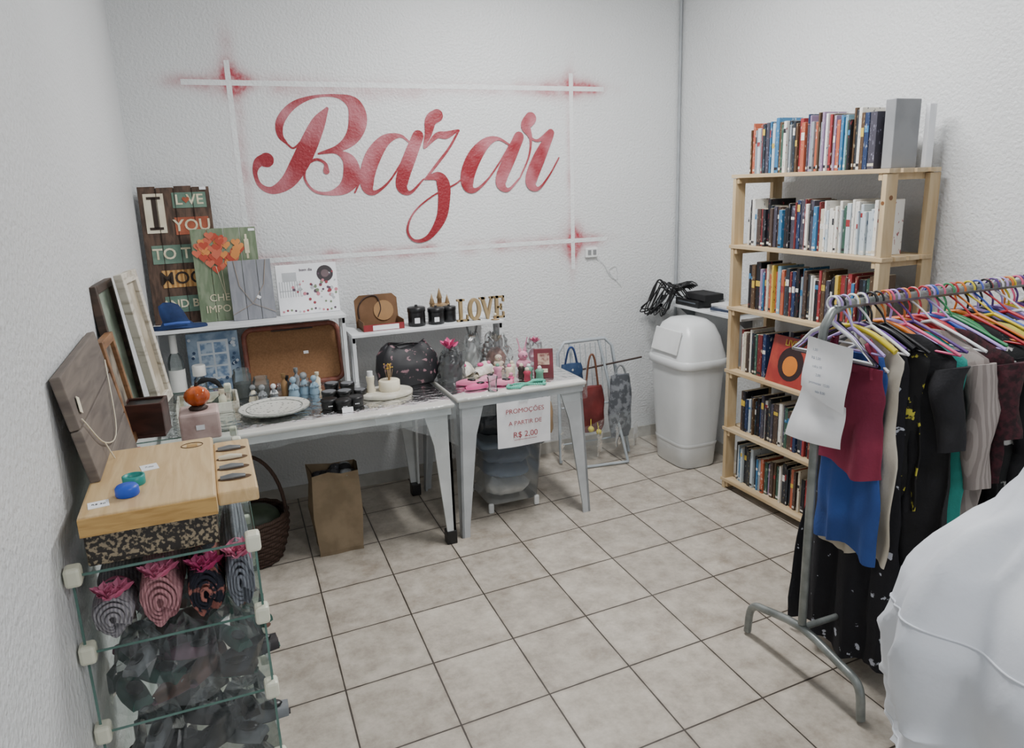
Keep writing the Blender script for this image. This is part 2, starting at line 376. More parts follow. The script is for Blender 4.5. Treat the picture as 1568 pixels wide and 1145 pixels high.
# ------------------------------------------------------------------ tables
def table(name,x0,x1,y0,y1,z,mleg,splay,cap):
    b=B(); b.bx((x0,y0,z-.022),(x1,y1,z),ttop,.008)
    b.bx((x0+.015,y0+.012,z-.055),(x1-.015,y0+.03,z-.02),mleg); b.bx((x0+.015,y1-.03,z-.055),(x1-.015,y1-.012,z-.02),mleg)
    b.bx((x0+.012,y0+.03,z-.055),(x0+.03,y1-.03,z-.02),mleg); b.bx((x1-.03,y0+.03,z-.055),(x1-.012,y1-.03,z-.02),mleg)
    for sx,cx in((1,x0+.02),(-1,x1-.02)):
        for sy,cy in((1,y0+.02),(-1,y1-.02)):
            ox,oy=-sx*splay,-sy*splay
            T=.012
            for ax in(0,1):
                rings=[]
                for zz,wd in((z-.025,.13),(z-.2,.085),(.05,.042),(0,.042)):
                    k=1-zz/z; px,py=cx+ox*k,cy+oy*k
                    if ax==0: q=[(px,py),(px+sx*wd,py),(px+sx*wd,py+sy*T),(px,py+sy*T)]
                    else: q=[(px,py),(px+sx*T,py),(px+sx*T,py+sy*wd),(px,py+sy*wd)]
                    rings.append([V(a,c,zz) for a,c in q])
                b.loft(rings,mleg,smooth=False)
            if cap: b.bx((cx+ox-.004*sx,cy+oy-.004*sy,0),(cx+ox+sx*.048,cy+oy+sy*.048,.07),black,.004)
    return b.obj(name)
legg=mat('leg_plastic','CDD1D2','BFC3C4',rough=.4)
TB1=table('folding_table',-.26,1.0,3.2,3.94,.72,legg,0,True)
TB2=table('plastic_table',1.03,1.73,3.26,3.94,.72,mat('leg_plastic2','B9BDC0','ACB0B3',rough=.4),.03,False)
def cover(name,x0,x1,y0,y1,z,d,sd,par):
    b=B()
    def f(u,v):
        x=x0+(x1-x0)*u
        if v<.5: y=y1+(y0-.004-y1)*(v/.5); return V(x,y,z+.0015)
        k=(v-.5)/.5; return V(x+.0,y0-.006-.012*k*(1+sin(x*38+sd))*.6,z-.003-d*k*(1+.12*sin(x*9+sd)))
    b.grid(f,70,12,film)
    def g(u,v):
        y=y0+(y1-y0)*u; return V(x1+.004+.012*v*(1+sin(y*40)),y,z-d*v*(1+.1*sin(y*11)))
    b.grid(g,40,5,film)
    return b.obj(name,par)
cover('clear_cover',-.255,1.0,3.2,3.93,.7205,.07,1,TB1)
cover('clear_cover',1.035,1.73,3.26,3.93,.7205,.10,2,TB2)
TZ=.7225
def riser(name,x0,x1,z,th,y0=3.80,y1=4.14):
    b=B(); b.bx((x0,y0,z-th),(x1,y1,z),whitep,.002)
    for x in(x0+.012,x1-.012):
        b.bx((x-.009,y0+.02,TZ),(x+.009,y0+.05,z-th),whitep); b.bx((x-.009,y1-.26,TZ),(x+.009,3.92,z-th),whitep)
        b.bx((x-.007,y0+.02,z-th-.03),(x+.007,3.92,z-th),whitep)
    return b.obj(name)
S1=1.09; S2=.975
riser('display_riser_shelf',-.27,.635,S1,.018)
riser('display_riser_shelf',.655,1.50,S2,.016)

# ------------------------------------------------------------------ signs
signteal=mat('sign_teal','6E8878','5A7466',scale=14,rough=.8)
signor=mat('sign_orange','A65C42','8E4A34',scale=14,rough=.8)
signy=mat('sign_ochre','C49A60','A0733F',kind='stripe',scale=14,stretch=(1,1,1),rough=.8)
signb=mat('sign_brown','5E4A3E','44362E',kind='wood',scale=10,stretch=(6,6,.6),rough=.85)
txtc=mat('sign_text','DAD2B8','C4BA9C',scale=30,rough=.8)
txtd=mat('sign_text_dark','332720',rough=.8)
b=B(panelM((-.26,3.99,S1+.001),(1,0,0),.17)); W_,H_=.325,.67
for i in range(4): b.bx((i*W_/4+.001,0,(.008 if i%2 else 0)),((i+1)*W_/4-.001,.012,H_-(.006 if i%2 else 0)),signb,.002)
def blk(x0,x1,zc,h,m,t,tm,sz=None,bold=.001):
    b.bx((x0,-.003,zc-h/2),(x1,.001,zc+h/2),m)
    if t: b.text(t,sz or h*1.0,((x0+x1)/2,-.0045,zc),tm,bold=bold)
blk(.022,.112,H_-.13,.19,cream,'',txtd)
for lo,hi in(((.056,-.0045,H_-.205),(.078,-.003,H_-.055)),((.036,-.0045,H_-.210),(.098,-.003,H_-.197)),((.036,-.0045,H_-.063),(.098,-.003,H_-.050))): b.bx(lo,hi,txtd)
for i in range(3): b.bx((i*W_/4+W_/4-.0012,-.0048,.01),(i*W_/4+W_/4+.0012,-.0001,H_-.01),txtd)
blk(.15,.305,H_-.07,.075,signteal,'L VE',txtc,.07)
hp=[(.212+.017*sin(t)**3,H_-.068+.0011*(13*cos(t)-5*cos(2*t)-2*cos(3*t)-cos(4*t))) for t in [2*pi*i/20 for i in range(20)]]
b.poly(hp,-.0055,-.003,signor)
blk(.15,.305,H_-.195,.085,signor,'YOU',txtc,.08)
blk(.03,.30,H_-.33,.09,signteal,'TO THE',txtc,.075)
blk(.06,.31,H_-.45,.085,signy,'MOON',txtd,.085)
blk(.06,.31,H_-.575,.08,signteal,'AND BACK',txtc,.055)
b.bx((.28,-.0055,H_-.022),(.31,-.003,H_-.008),paper)
b.obj('wooden_word_sign')
b=B(panelM((-.05,3.945,S1+.001),(1,0,0),.12)); W_,H_=.305,.455
sg=mat('sage_board','7E8A72','66765C',kind='wood',scale=9,stretch=(4,4,.8),rough=.8)
for i in range(4): b.bx((i*W_/4+.001,0,0),((i+1)*W_/4-.001,.012,H_),sg,.002)
random.seed(3)
hc=[mat('heart_red','B4452F'),mat('heart_orange','D68A48'),mat('heart_salmon','C8664C')]
def heart(cx,cz,s,m,y):
    pts=[(cx+s*16*sin(t)**3/16,cz+s*(13*cos(t)-5*cos(2*t)-2*cos(3*t)-cos(4*t))/16) for t in [2*pi*i/20 for i in range(20)]]
    b.poly(pts,y,.0,m)
for i in range(60):
    a=random.random()*2*pi; q=math.sqrt(random.random())
    cx=.125+q*.105*cos(a); cz=.34+q*.09*sin(a)
    if cz<.335 and abs(cx-.125)>.10*(cz-.23)/.105: continue
    heart(cx,cz,.022,hc[i%3],-.002-.0001*i)
b.tube([(.125,-.004,.25),(.13,-.004,.12)],.0012,txtc)
b.tube([(.10,-.004,.27),(.13,-.004,.12)],.0012,txtc)
b.bx((.250,-.002,.30),(.260,0,.42),txtc)
b.box((.255,-.002,.36),(.022,.003,.07),txtc,.001)
b.text('CHE',.05,(.1,-.002,.115),txtc); b.text('IMPORTA',.05,(.135,-.002,.06),txtc)
b.bx((.27,-.003,H_-.02),(.3,.0,H_-.008),paper)
b.obj('balloon_heart_sign')
b=B(panelM((.10,3.9,S1+.001),(1,0,0),.10)); W_,H_=.205,.295
gw=mat('grey_board','8E9096','7F8188',kind='wood',scale=9,stretch=(4,4,.6),rough=.8)
for i in range(3): b.bx((i*W_/3+.001,0,0),((i+1)*W_/3-.001,.012,H_),gw,.002)
tan=mat('jute','A39384')
b.tube([(.03,-.003,H_),(.045,-.003,.17),(.10,-.003,.08),(.16,-.003,.17),(.18,-.003,H_)],.0016,tan)
b.tube([(.0,-.003,.03),(.10,-.003,.08),(.205,-.003,.03)],.0012,tan); b.box((.13,-.003,.11),(.02,.002,.014),paper,rot=Matrix.Rotation(.6,4,'Y'))
b.obj('grey_plank_board')
b=B(panelM((.325,3.93,S1+.001),(1,0,0),.12)); W_,H_=.305,.255
b.bx((0,0,0),(W_,.02,H_),paper,.002)
gl_=mat('soft_grey_print','B9BCC0'); 
for i in range(9): b.bx((.012+i*.0125,-.001,.09),(.016+i*.0125,0,.17),gl_)
b.bx((.01,-.001,.12),(.12,0,.124),gl_); b.bx((.03,-.001,.17),(.10,0,.215),gl_)
b.disc((.245,.20),.042,-.0015,0,mat('flower_dark','3A3438')); b.disc((.245,.20),.02,-.0022,0,mat('flower_mid','6B5A5E'))
fl=[mat('print_pink','C77E8A'),mat('print_red','8E3A44'),mat('print_leaf','77876A'),mat('print_plum','5A4656'),gl_]
random.seed(5)
for i in range(60):
    cx=random.choice([random.gauss(.2,.03),random.gauss(.27,.02),random.gauss(.15,.04)]); cz=random.gauss(.12,.045)
    if .01<cx<.295 and .02<cz<.24: b.disc((cx,cz),.003+random.random()*.007,-.001-i*.00002,0,fl[i%5],n=8)
for i in range(14): b.disc((.02+.02*i,.018+.006*sin(i)),.006,-.0012,0,fl[i%5],n=8)
b.text('bom dia',.02,(.15,-.0015,.225),fl[3])
b.obj('floral_canvas_picture')
b=B(panelM((-.135,3.96,TZ+.001),(1,0,0),.12)); W_,H_=.245,.31
bl1=mat('blue_grey_print','9FB2C6','6E86A2',scale=14,rough=.8); bl2=mat('pale_print','D6DEE6'); bl3=mat('navy_print','3E5678','2E4262',scale=40)
b.bx((0,0,0),(W_,.018,H_),bl1,.002)
b.bx((.05,-.001,.07),(.195,0,.27),bl2); 
for i in range(2):
    for j in range(3): b.bx((.062+i*.065,-.002,.082+j*.062),(.118+i*.065,0,.134+j*.062),mat('pane_print','6F8BAE','B7C8DA',scale=30))
random.seed(8)
for i in range(50): b.disc((random.uniform(.01,.235),abs(random.gauss(.04,.03))+.01),.005+random.random()*.008,-.0025-.00003*i,0,[bl2,bl3,bl1][i%3],n=7)
for i in range(20): b.disc((random.choice([.03,.215])+random.gauss(0,.008),random.uniform(.1,.28)),.008,-.0045-.00003*i,0,[bl2,bl3][i%2],n=7)
b.obj('blue_window_picture')
b=B(panelM((.125,3.9,TZ+.001),(1,0,0),.30)); W_,H_=.50,.325
def rr(x0,z0,x1,z1,r,n=6,y=0):
    out=[]
    for cx,cz,a0 in((x1-r,z1-r,0),(x0+r,z1-r,pi/2),(x0+r,z0+r,pi),(x1-r,z0+r,1.5*pi)):
        for i in range(n+1):
            a=a0+pi/2*i/n; out.append((cx+r*cos(a),cz+r*sin(a)))
    return out
b.poly(rr(.005,.005,W_-.005,H_-.005,.04),.0,.012,cork)
b.tube([V(x,-.004,z) for x,z in rr(.012,.012,W_-.012,H_-.012,.045)],.013,mat('leather_red_brown','7E4636','66362A',scale=20,rough=.5),8,True,flat=1.0)
b.box((.31,-.002,.17),(.025,.002,.015),paper); b.bx((.15,-.006,H_-.032),(.36,-.002,H_-.018),darkw)
b.obj('cork_serving_tray')
b=B(); navy=mat('navy_felt','2B4274','1E3158',scale=10,rough=.9,bump=.2)
c=(-.15,3.845,S1)
rings=[]
for r_,z_ in((.128,.001),(.130,.008),(.075,.016),(.058,.035),(.054,.075),(.045,.11),(.018,.125)):
    rings.append([V(c[0]+r_*cos(a)*1.0-(.03*(z_/.1)),c[1]+r_*sin(a)*.32*(1 if r_>.06 else 1.6),max(S1+.0005,c[2]+z_+(.008*sin(3*a) if r_>.1 else .004*sin(4*a)))) for a in [2*pi*i/28 for i in range(28)]])
b.loft(rings,navy)
b.tube([(-.21,3.80,S1+.03),(-.15,3.79,S1+.035),(-.1,3.81,S1+.03)],.006,mat('royal_blue','3C5FB0'))
b.obj('blue_felt_hat')

# ------------------------------------------------------------------ riser 2 items
card=mat('brown_card','73543A','604429',rough=.8)
b=B(); x0,x1=.73,.95
b.bx((x0,3.86,S2),(x1,4.0,S2+.012),card); b.bx((x0,3.86,S2),(x1,3.864,S2+.035),mat('label_red','8A2A2E'))
b.bx((x0+.05,3.858,S2+.004),(x1-.03,3.86,S2+.03),paper)
b.bx((x0,3.86,S2),(x0+.004,4.0,S2+.05),card); b.bx((x1-.004,3.86,S2),(x1,4.0,S2+.05),card)
b.M=panelM((x0-.01,4.0,S2),(1,0,0),.15)
b.poly([(0,0),(.235,0),(.235,.15),(.21,.175),(.03,.175),(0,.15)],0,.004,card)
b.tube([(.02,-.004,.03),(.02,-.004,.11),(.06,-.004,.16),(.12,-.004,.165),(.14,-.004,.1),(.12,-.004,.05)],.004,darkw,sub=5)
b.disc((.155,.085),.055,-.006,0,mat('card_disc','A07A50'))
b.obj('open_cardboard_gift_box')
def jar(name,x,y,z,r,h,m,lid=None,label=False):
    b=B(); b.lathe([(r*.9,0),(r,.004),(r,h*.62),(r*.96,h*.66)],(x,y,z),m); lid=lid or m
    b.lathe([(r*1.03,h*.66),(r*1.05,h*.70),(r*1.05,h*.86),(r*.9,h*.9),(r*.2,h*.9),(r*.16,h),(r*.08,h)],(x,y,z),lid)
    if label: b.box((x-.2*r,y-r*.99,z+h*.3),(r*.6,.003,h*.25),paper)
    return b.obj(name)
jar('black_lidded_jar',1.03,3.9,S2,.047,.115,black,label=True)
jar('black_lidded_jar',1.14,3.9,S2,.045,.10,black,label=True)
jar('black_lidded_jar',1.225,3.93,S2,.038,.095,black)
b=B(); gold=mat('castle_gold','B59A78','8E7452',scale=30,rough=.6)
b.bx((1.15,4.0,S2),(1.25,4.05,S2+.09),gold)
for x,h in((1.155,.12),(1.2,.15),(1.245,.11)):
    b.lathe([(.013,0),(.013,h-.03),(.017,h-.028),(.001,h+.03)],(x,4.02,S2),gold,10)
b.obj('castle_figurine')
b=B(panelM((1.25,3.87,S2),(1,0,0),0)); lw=mat('love_wood','A08A66','88744E',kind='wood',scale=12,stretch=(3,3,1),rough=.6)
def letters():
    d0,d1=0,.022; h=.125
    s=.011
    b.bx((.018,d0,0),(.036,d1,h),lw); b.bx((.004,d0,0),(.07,d1,s),lw); b.bx((.006,d0,h-s),(.05,d1,h),lw); b.bx((.06,d0,0),(.07,d1,.035),lw)
    n=26; cx,cz=.108,h/2
    out=[(cx+.038*cos(2*pi*i/n),cz+.0625*sin(2*pi*i/n)) for i in range(n)]; inn=[(cx+.017*cos(2*pi*i/n),cz+.046*sin(2*pi*i/n)) for i in range(n)]
    vs=[V(p[0],y,p[1]) for y in(d0,d1) for p in out+inn]; fs=[]
    for i in range(n):
        j=(i+1)%n
        fs+=[(i,j,n+j,n+i),(2*n+i,3*n+i,3*n+j,2*n+j),(i,2*n+i,2*n+j,j),(n+i,n+j,3*n+j,3*n+i)]
    b.add(vs,fs,lw)
    b.poly([(.145,h),(.165,h),(.186,.045),(.207,h),(.218,h),(.19,0),(.18,0)],d0,d1,lw)
    b.bx((.138,d0,h-s),(.172,d1,h),lw); b.bx((.198,d0,h-s),(.226,d1,h),lw)
    b.bx((.232,d0,0),(.25,d1,h),lw); b.bx((.222,d0,0),(.285,d1,s),lw); b.bx((.222,d0,h-s),(.285,d1,h),lw); b.bx((.24,d0,h/2-.005),(.27,d1,h/2+.005),lw)
    b.bx((.276,d0,0),(.285,d1,.034),lw); b.bx((.276,d0,h-.034),(.285,d1,h),lw); b.bx((.264,d0,h/2-.018),(.271,d1,h/2+.018),lw)
letters(); b.obj('wooden_love_letters')
b=B(); b.box((1.46,3.83,S2+.012),(.012,.012,.02),gold); b.lathe([(.02,0),(.024,.003),(.005,.006)],(1.46,3.83,S2),gold,12); b.ball((1.46,3.83,S2+.03),.009,cream); b.obj('tiny_figurine')

# ------------------------------------------------------------------ table 1 items
b=B(); c=(.217,3.47,TZ)
pl=mat('patterned_plate','D8D8D0','6A6E6C',kind='spots',scale=48,rough=.25,lo=.12,hi=.34); ped=mat('plate_rim','8D908A','6E726C',scale=60,rough=.3)
b.lathe([(.07,0),(.075,.004),(.155,.018),(.162,.024),(.158,.027)],c,ped,40,cap=True,cap1=False)
b.lathe([(.157,.027),(.11,.018),(.05,.014),(.002,.0135)],c,pl,40,cap=False,cap1=True)
b.tube([V(c[0]+.125*cos(a),c[1]+.125*sin(a),c[2]+.0215) for a in [2*pi*i/40 for i in range(40)]],.002,ped,5,True)
b.obj('decorative_plate')
glassd=thin('bottle_glass','B8C4C4',.16,rough=.05,gloss=.25)
def bottle(name,x,y,z,prof,m,extra=None):
    b=B(); b.lathe(prof,(x,y,z),m,20)
    if extra: extra(b)
    return b.obj(name)
wl=mat('white_label','E6E6E2')
bottle('glass_wine_bottle',-.19,3.9,TZ,[(.034,0),(.037,.006),(.037,.19),(.03,.22),(.014,.245),(.013,.30),(.016,.302),(.016,.32)],glassd,
 lambda b:(b.lathe([(.0385,.05),(.0385,.16)],(-.19,3.9,TZ),wl,20,cap=False),b.lathe([(.017,.24),(.017,.33),(.002,.331)],(-.19,3.9,TZ),wl,16)))
bottle('small_white_bottle',-.09,3.88,TZ,[(.028,0),(.03,.005),(.03,.09),(.018,.11),(.018,.12)],glassd,lambda b:b.lathe([(.03,.12),(.031,.125),(.031,.17),(.028,.173)],(-.09,3.88,TZ),wl,18))
b=B()
dw=mat('distressed_white','D9D6CA','A79F8C',scale=22,lo=.35,hi=.5)
b.bx((-.2,3.56,TZ),(.07,3.8,TZ+.012),cream,.003)
for lo,hi in(((-.2,3.56,TZ),(.07,3.57,TZ+.05)),((-.2,3.79,TZ),(.07,3.8,TZ+.05)),((-.2,3.57,TZ),(-.19,3.79,TZ+.05)),((.06,3.57,TZ),(.07,3.79,TZ+.05))): b.bx(lo,hi,dw,.002)
b.obj('white_wooden_tray')
b=B()
b.lathe([(.03,0),(.03,.01),(.01,.014)],(-.06,3.68,TZ+.0125),blackm,16)
b.tube([V(-.06+.06*cos(a),3.68,TZ+.08+.06*sin(a)) for a in [-pi*.55+1.35*pi*i/14 for i in range(15)]],[.004]+[.009,.012,.014]*4+[.008,.004],blackm,8)
b.ball((-.085,3.68,TZ+.05),(.024,.018,.03),cream); b.ball((-.078,3.68,TZ+.09),.017,cream)
b.obj('crescent_candle_holder')
b=B()
for i,(x,y) in enumerate([(.0,3.62),(.03,3.72),(-.15,3.62),(-.12,3.74)]):
    b.lathe([(.016,0),(.018,.003),(.018,.05),(.01,.06),(.01,.07),(.013,.072),(.013,.09)],(x,y,TZ+.0125),[cream,glassd,white,cream][i],14)
b.obj('miniature_bottle_set')
b=B()
for x,y,r_,h in((.10,3.82,.045,.14),(.185,3.78,.04,.10)):
    b.lathe([(r_*.9,0),(r_,.005),(r_,h*.8),(r_*.8,h*.9),(r_*.85,h*.92),(r_*.85,h)],(x,y,TZ),glassd,20); b.lathe([(r_*.93,.004),(r_*.93,h*.5)],(x,y,TZ),[blackm,mat('coffee','4A3A30')][x>.15],16)
b.obj('glass_canister_pair')
bluf=mat('powder_blue','8FA8B8','7A94A6',rough=.4); gf=mat('figurine_grey','8D9194','6E7275',scale=30,rough=.5)
def figurine(name,x,y,h,m,m2=None):
    b=B(); b.lathe([(h*.26,0),(h*.28,h*.04),(h*.22,h*.3),(h*.14,h*.55),(h*.08,h*.66),(h*.05,h*.7)],(x,y,TZ),m,16)
    b.ball((x,y,TZ+h*.83),h*.17,m2 or m,12)
    for s in(-1,1): b.tube([(x+s*h*.12,y,TZ+h*.55),(x+s*h*.2,y-h*.12,TZ+h*.4),(x+s*.03*h,y-h*.24,TZ+h*.42)],h*.06,m2 or m,6)
    return b.obj(name)
figurine('blue_angel_figurine',.33,3.70,.10,bluf); figurine('blue_angel_figurine',.385,3.73,.11,bluf,gf); figurine('blue_angel_figurine',.43,3.70,.095,bluf)
figurine('grey_owl_figurine',.18,3.66,.09,gf); figurine('grey_owl_figurine',.235,3.69,.08,gf,white); figurine('grey_owl_figurine',.14,3.7,.085,cream,gf)
b=B()
for i,(x,y) in enumerate([(.27,3.78),(.31,3.8),(.36,3.82),(.41,3.82),(.46,3.80),(.29,3.73)]):
    h=.055+.03*(i%3); b.lathe([(.014,0),(.016,.003),(.016,h*.6),(.007,h*.7),(.007,h*.8),(.011,h*.82),(.011,h)],(x,y,TZ),[glassd,blackm,gf,glassd,cream,mat('amber','8A6A44')][i],12)
b.obj('perfume_bottle_set')
for x,y,r_,h in((.455,3.40,.036,.05),(.515,3.36,.036,.05),(.575,3.385,.036,.05),(.475,3.52,.035,.055),(.545,3.50,.035,.055),(.51,3.66,.034,.06),(.58,3.62,.034,.06),(.62,3.5,.03,.05)):
    b=B(); b.lathe([(r_*.9,0),(r_,.003),(r_,h*.6),(r_*1.06,h*.62),(r_*1.06,h*.9),(r_*.9,h*.93)],(x,y,TZ),black,22)
    b.lathe([(r_*.9,h*.931),(r_*.8,h*.95)],(x,y,TZ),[mat('tin_lid_grey','6E7074'),black][y<3.45],22)
    b.text('\u2022\u2022\u2022',.02,(x,y-r_-.001,TZ+h*.35),paper); b.obj('black_candle_tin')
b=B(); b.box((.52,3.29,TZ+.012),(.05,.002,.024),paper,rot=Matrix.Rotation(-.2,4,'X')); b.obj('price_tag')
b=B(); c=(.745,3.50,TZ)
b.lathe([(.12,0),(.13,.004),(.13,.018),(.125,.022)],c,mat('pale_stone','D2CEC2','BFBAAA',scale=20),36,sx=1.02,sy=.8)
b.lathe([(.05,.022),(.052,.026),(.052,.07),(.047,.074),(.03,.072)],(c[0]+.02,c[1],c[2]),cream,24)
b.lathe([(.022,.022),(.024,.03),(.016,.06),(.02,.085),(.02,.1)],(c[0]-.07,c[1]+.01,c[2]),cream,16)
b.lathe([(.014,.1),(.014,.125)],(c[0]-.07,c[1]+.01,c[2]),white,10)
for i in range(26):
    a=random.random()*6.28; q=random.random()*.022; b.tube([(c[0]+.02+q*.4*cos(a),c[1]+q*.4*sin(a),c[2]+.07),(c[0]+.02+q*cos(a),c[1]+q*sin(a),c[2]+.12+random.random()*.035)],.0012,gold,4); b.ball((c[0]+.02+q*cos(a),c[1]+q*sin(a),c[2]+.125+random.random()*.03),.004,mat('dry_flower','C8A03C'),6)
b.obj('candle_tray')
fb=mat('floral_black_fabric','8A666E','17171C',kind='noise',scale=34,rough=.6,lo=.60,hi=.64)
b=B(); cx,cy=.90,3.66
rings=[]
for k,(z,w,d_) in enumerate([(0,.135,.06),(.02,.15,.072),(.08,.158,.075),(.14,.15,.06),(.18,.125,.035),(.205,.10,.012),(.208,.095,.004)]):
    rings.append([V(cx+w*(abs(cos(a))**.6)*(1 if cos(a)>0 else -1)+.006*sin(5*a+k),cy+d_*(abs(sin(a))**.7)*(1 if sin(a)>0 else -1)+.008*sin(a*4+k*2),TZ+z+(.014*cos(2*a)+.008*sin(5*a) if z>.1 else 0)) for a in [2*pi*i/32 for i in range(32)]])
b.loft(rings,fb)
b.tube([(cx-.1,cy,TZ+.195),(cx,cy-.005,TZ+.215),(cx+.1,cy,TZ+.2)],.004,black,6,sub=4); b.tube([(cx+.1,cy,TZ+.2),(cx+.13,cy-.03,TZ+.17)],.003,grey,6)
b.obj('floral_toiletry_bag')
def bow(b,c,s,m):
    for i in range(9):
        a=2*pi*i/9+.2; el=.5+.5*(i%3)/2
        d_=V(cos(a)*cos(el),sin(a)*cos(el)*.9,sin(el)); e_=Vector(c)+d_*s
        side=d_.cross(V(0,0,1)).normalized()*s*.28
        b.add([Vector(c),Vector(c)+d_*s*.6+side,e_,Vector(c)+d_*s*.6-side+V(0,0,.15*s)],[(0,1,2,3)],m)
        b.add([Vector(c),Vector(c)+d_*s*.5+side*.6+V(0,0,.3*s),e_+V(0,0,.1*s)],[(0,1,2)],m)
def crumple(b,c,w,d_,h,seed,mm=None,nu=22,nv=9):
    """crumpled clear bag: faceted shell standing on its base"""
    rs=random.Random(seed); R=[[rs.uniform(.88,1.22) for _ in range(nu)] for _ in range(nv+1)]
    vs=[];fs=[]
    for j in range(nv+1):
        e_=pi/2*.97*j/nv
        for i in range(nu):
            a=2*pi*i/nu; q=R[j][i] if 0<j else 1.05
            vs.append(V(c[0]+w*q*cos(a)*(cos(e_)**.7),c[1]+d_*q*sin(a)*(cos(e_)**.7),c[2]+h*sin(e_)*(q if j else 0)))
    for j in range(nv):
        for i in range(nu):
            a=j*nu+i; bb=j*nu+(i+1)%nu
            fs+=[(a,bb,bb+nu),(a,bb+nu,a+nu)]
    b.add(vs,fs,mm or crink)
b=B(); c=(1.125,3.62,TZ)
b.lathe([(.05,0),(.055,.005),(.06,.09),(.062,.095),(.05,.1),(.05,.13),(.02,.15)],c,mat('black_speckle','1B1B1F','6C6C72',kind='spots',scale=60,lo=.08,hi=.14,rough=.3),20)
crumple(b,c,.072,.066,.16,3)
bow(b,(c[0]-.01,c[1]-.01,TZ+.165),.065,hot); b.obj('gift_wrapped_jar')

# ------------------------------------------------------------------ table 2 items
def addshoe(b,c,ang,L_,m,m2,high=0,flower=None):
    keep=b.M; b.M=keep@Matrix.Translation(c)@Matrix.Rotation(ang,4,'Z'); rings=[]
    for i in range(13):
        t=i/12; y=(t-.5)*L_; w=L_*.16*(.75+.45*sin(pi*min(1,t*1.02))**.8-.25*abs(t-.35)); w*= (sin(pi*(.06+.88*t)))**.35
        rings.append((y,w))
    n=12; k_=L_*.035
    b.loft([[V(w*cos(2*pi*j/n),y,k_+k_*sin(2*pi*j/n)) for j in range(n)] for y,w in rings],m2)
    rr_=[]; t0=.03 if high else .5
    for i in range(11):
        t=t0+(.98-t0)*i/10; y=(t-.5)*L_; w=L_*.19*(.78+.22*sin(pi*t))*(1-.55*max(0,(t-.5)/.5)**3); h=L_*.24*(1-.65*max(0,(t-.45)/.55)**2)*(1.0 if t>.4 else .9)
        rr_.append([V(w*cos(pi*j/10),y,k_*1.5+h*sin(pi*j/10)*(1 if t>.42 or not high else (.75 if 3<j<7 else 1))) for j in range(11)])
    b.loft(rr_,m,False,False,closed=False)
    if high:
        b.add(rr_[0],[tuple(range(11))],m); b.ball((0,-L_*.18,k_*1.5+L_*.2),(L_*.12,L_*.2,L_*.05),black,12)
    if flower: b.ball((0,L_*.26,L_*.26),(L_*.08,L_*.08,L_*.045),flower,8)
    b.M=keep
def slipper(name,c,ang,L_,m,m2,flower=None,high=0):
    b=B(); addshoe(b,c,ang,L_,m,m2,high,flower); return b.obj(name)
ws=mat('white_fluffy','E0DCD4','C4BEB2',scale=30,rough=.95,bump=.4,bscale=80)
slipper('fluffy_slipper',(1.23,3.70,TZ+.001),2.6,.23,ws,cream,hot); slipper('fluffy_slipper',(1.33,3.66,TZ+.001),2.3,.23,ws,cream,hot)
pk=mat('pink_plush','D69AAE','BE8098',scale=30,rough=.9)
def plush(name,c,s,m,ears=True,m2=None):
    b=B(); x,y,z=c
    b.ball((x,y,z+s*.55),(s*.6,s*.5,s*.55),m); b.ball((x,y-.1*s,z+s*1.35),(s*.45,s*.42,s*.4),m2 or m)
    if ears:
        for k in(-1,1): b.tube([(x+k*s*.2,y,z+s*1.6),(x+k*s*.32,y,z+s*2.3),(x+k*s*.5,y,z+s*2.9)],[s*.1,s*.2,s*.06],m,8,sub=3,flat=.5)
    for k in(-1,1):
        b.ball((x+k*s*.35,y-s*.45,z+s*.16),(s*.2,s*.3,s*.16),m); b.ball((x+k*s*.5,y-s*.2,z+s*.7),(s*.16,s*.25,s*.16),m)
        b.ball((x+k*s*.15,y-s*.5,z+s*1.4),s*.05,black,8)
    b.ball((x,y-s*.52,z+s*1.28),s*.06,hot,8)
    return b.obj(name)
plush('pink_bunny_plush',(1.53,3.62,TZ),.062,pk)
plush('small_plush_toy',(1.43,3.73,TZ),.045,mat('plush_cream','CDBEAE',scale=30,rough=.95),False)
plush('pink_kitten_toy',(1.385,3.44,TZ),.026,hot,False,pk)
slipper('pink_baby_shoe',(1.155,3.46,TZ+.001),1.0,.12,pink,hot,high=1); slipper('pink_baby_shoe',(1.27,3.49,TZ+.001),1.9,.12,pk,hot,high=1)
slipper('pink_baby_shoe',(1.17,3.37,TZ+.001),1.6,.12,hot,pk,high=1); slipper('pink_baby_shoe',(1.31,3.38,TZ+.001),1.2,.12,pink,hot,high=1)
b=B()
b.lathe([(.025,0),(.027,.003),(.02,.02),(.024,.06),(.028,.07)],(1.235,3.31,TZ),glassd,14); b.obj('small_glass_cup')
b=B(); tq=mat('turquoise','62BFA8','4EA892',rough=.4)
random.seed(11)
for i in range(130):
    t=i/129*6*pi; r_=.02+.03*abs(sin(t*.37)); b.ball((1.42+ .10*cos(t*.5)+.01*sin(t*3),3.325+r_*sin(t),TZ+.007),.0068,tq,6)
b.obj('turquoise_bead_necklace')
b=B(); gn=mat('kiwi','6FA58E'); rs_=mat('raspberry','A83A50')
for i,(x,y,m_) in enumerate([(1.46,3.40,rs_),(1.41,3.52,cream),(1.50,3.47,gn),(1.36,3.56,pk),(1.45,3.58,cream),(1.34,3.64,white),(1.53,3.40,gn),(1.60,3.52,cream),(1.47,3.50,darkw),(1.56,3.47,white),(1.62,3.60,rs_)]):
    q=.7+.06*(i%4)
    b.lathe([(.022*q,0),(.025*q,.004),(.022*q,.03),(.03*q,.045),(.015*q,.055)],(x,y,TZ),m_,12); b.ball((x,y,TZ+.06),.012,[cream,pink,white,gn][i%4],8)
b.obj('party_favor_trinkets')
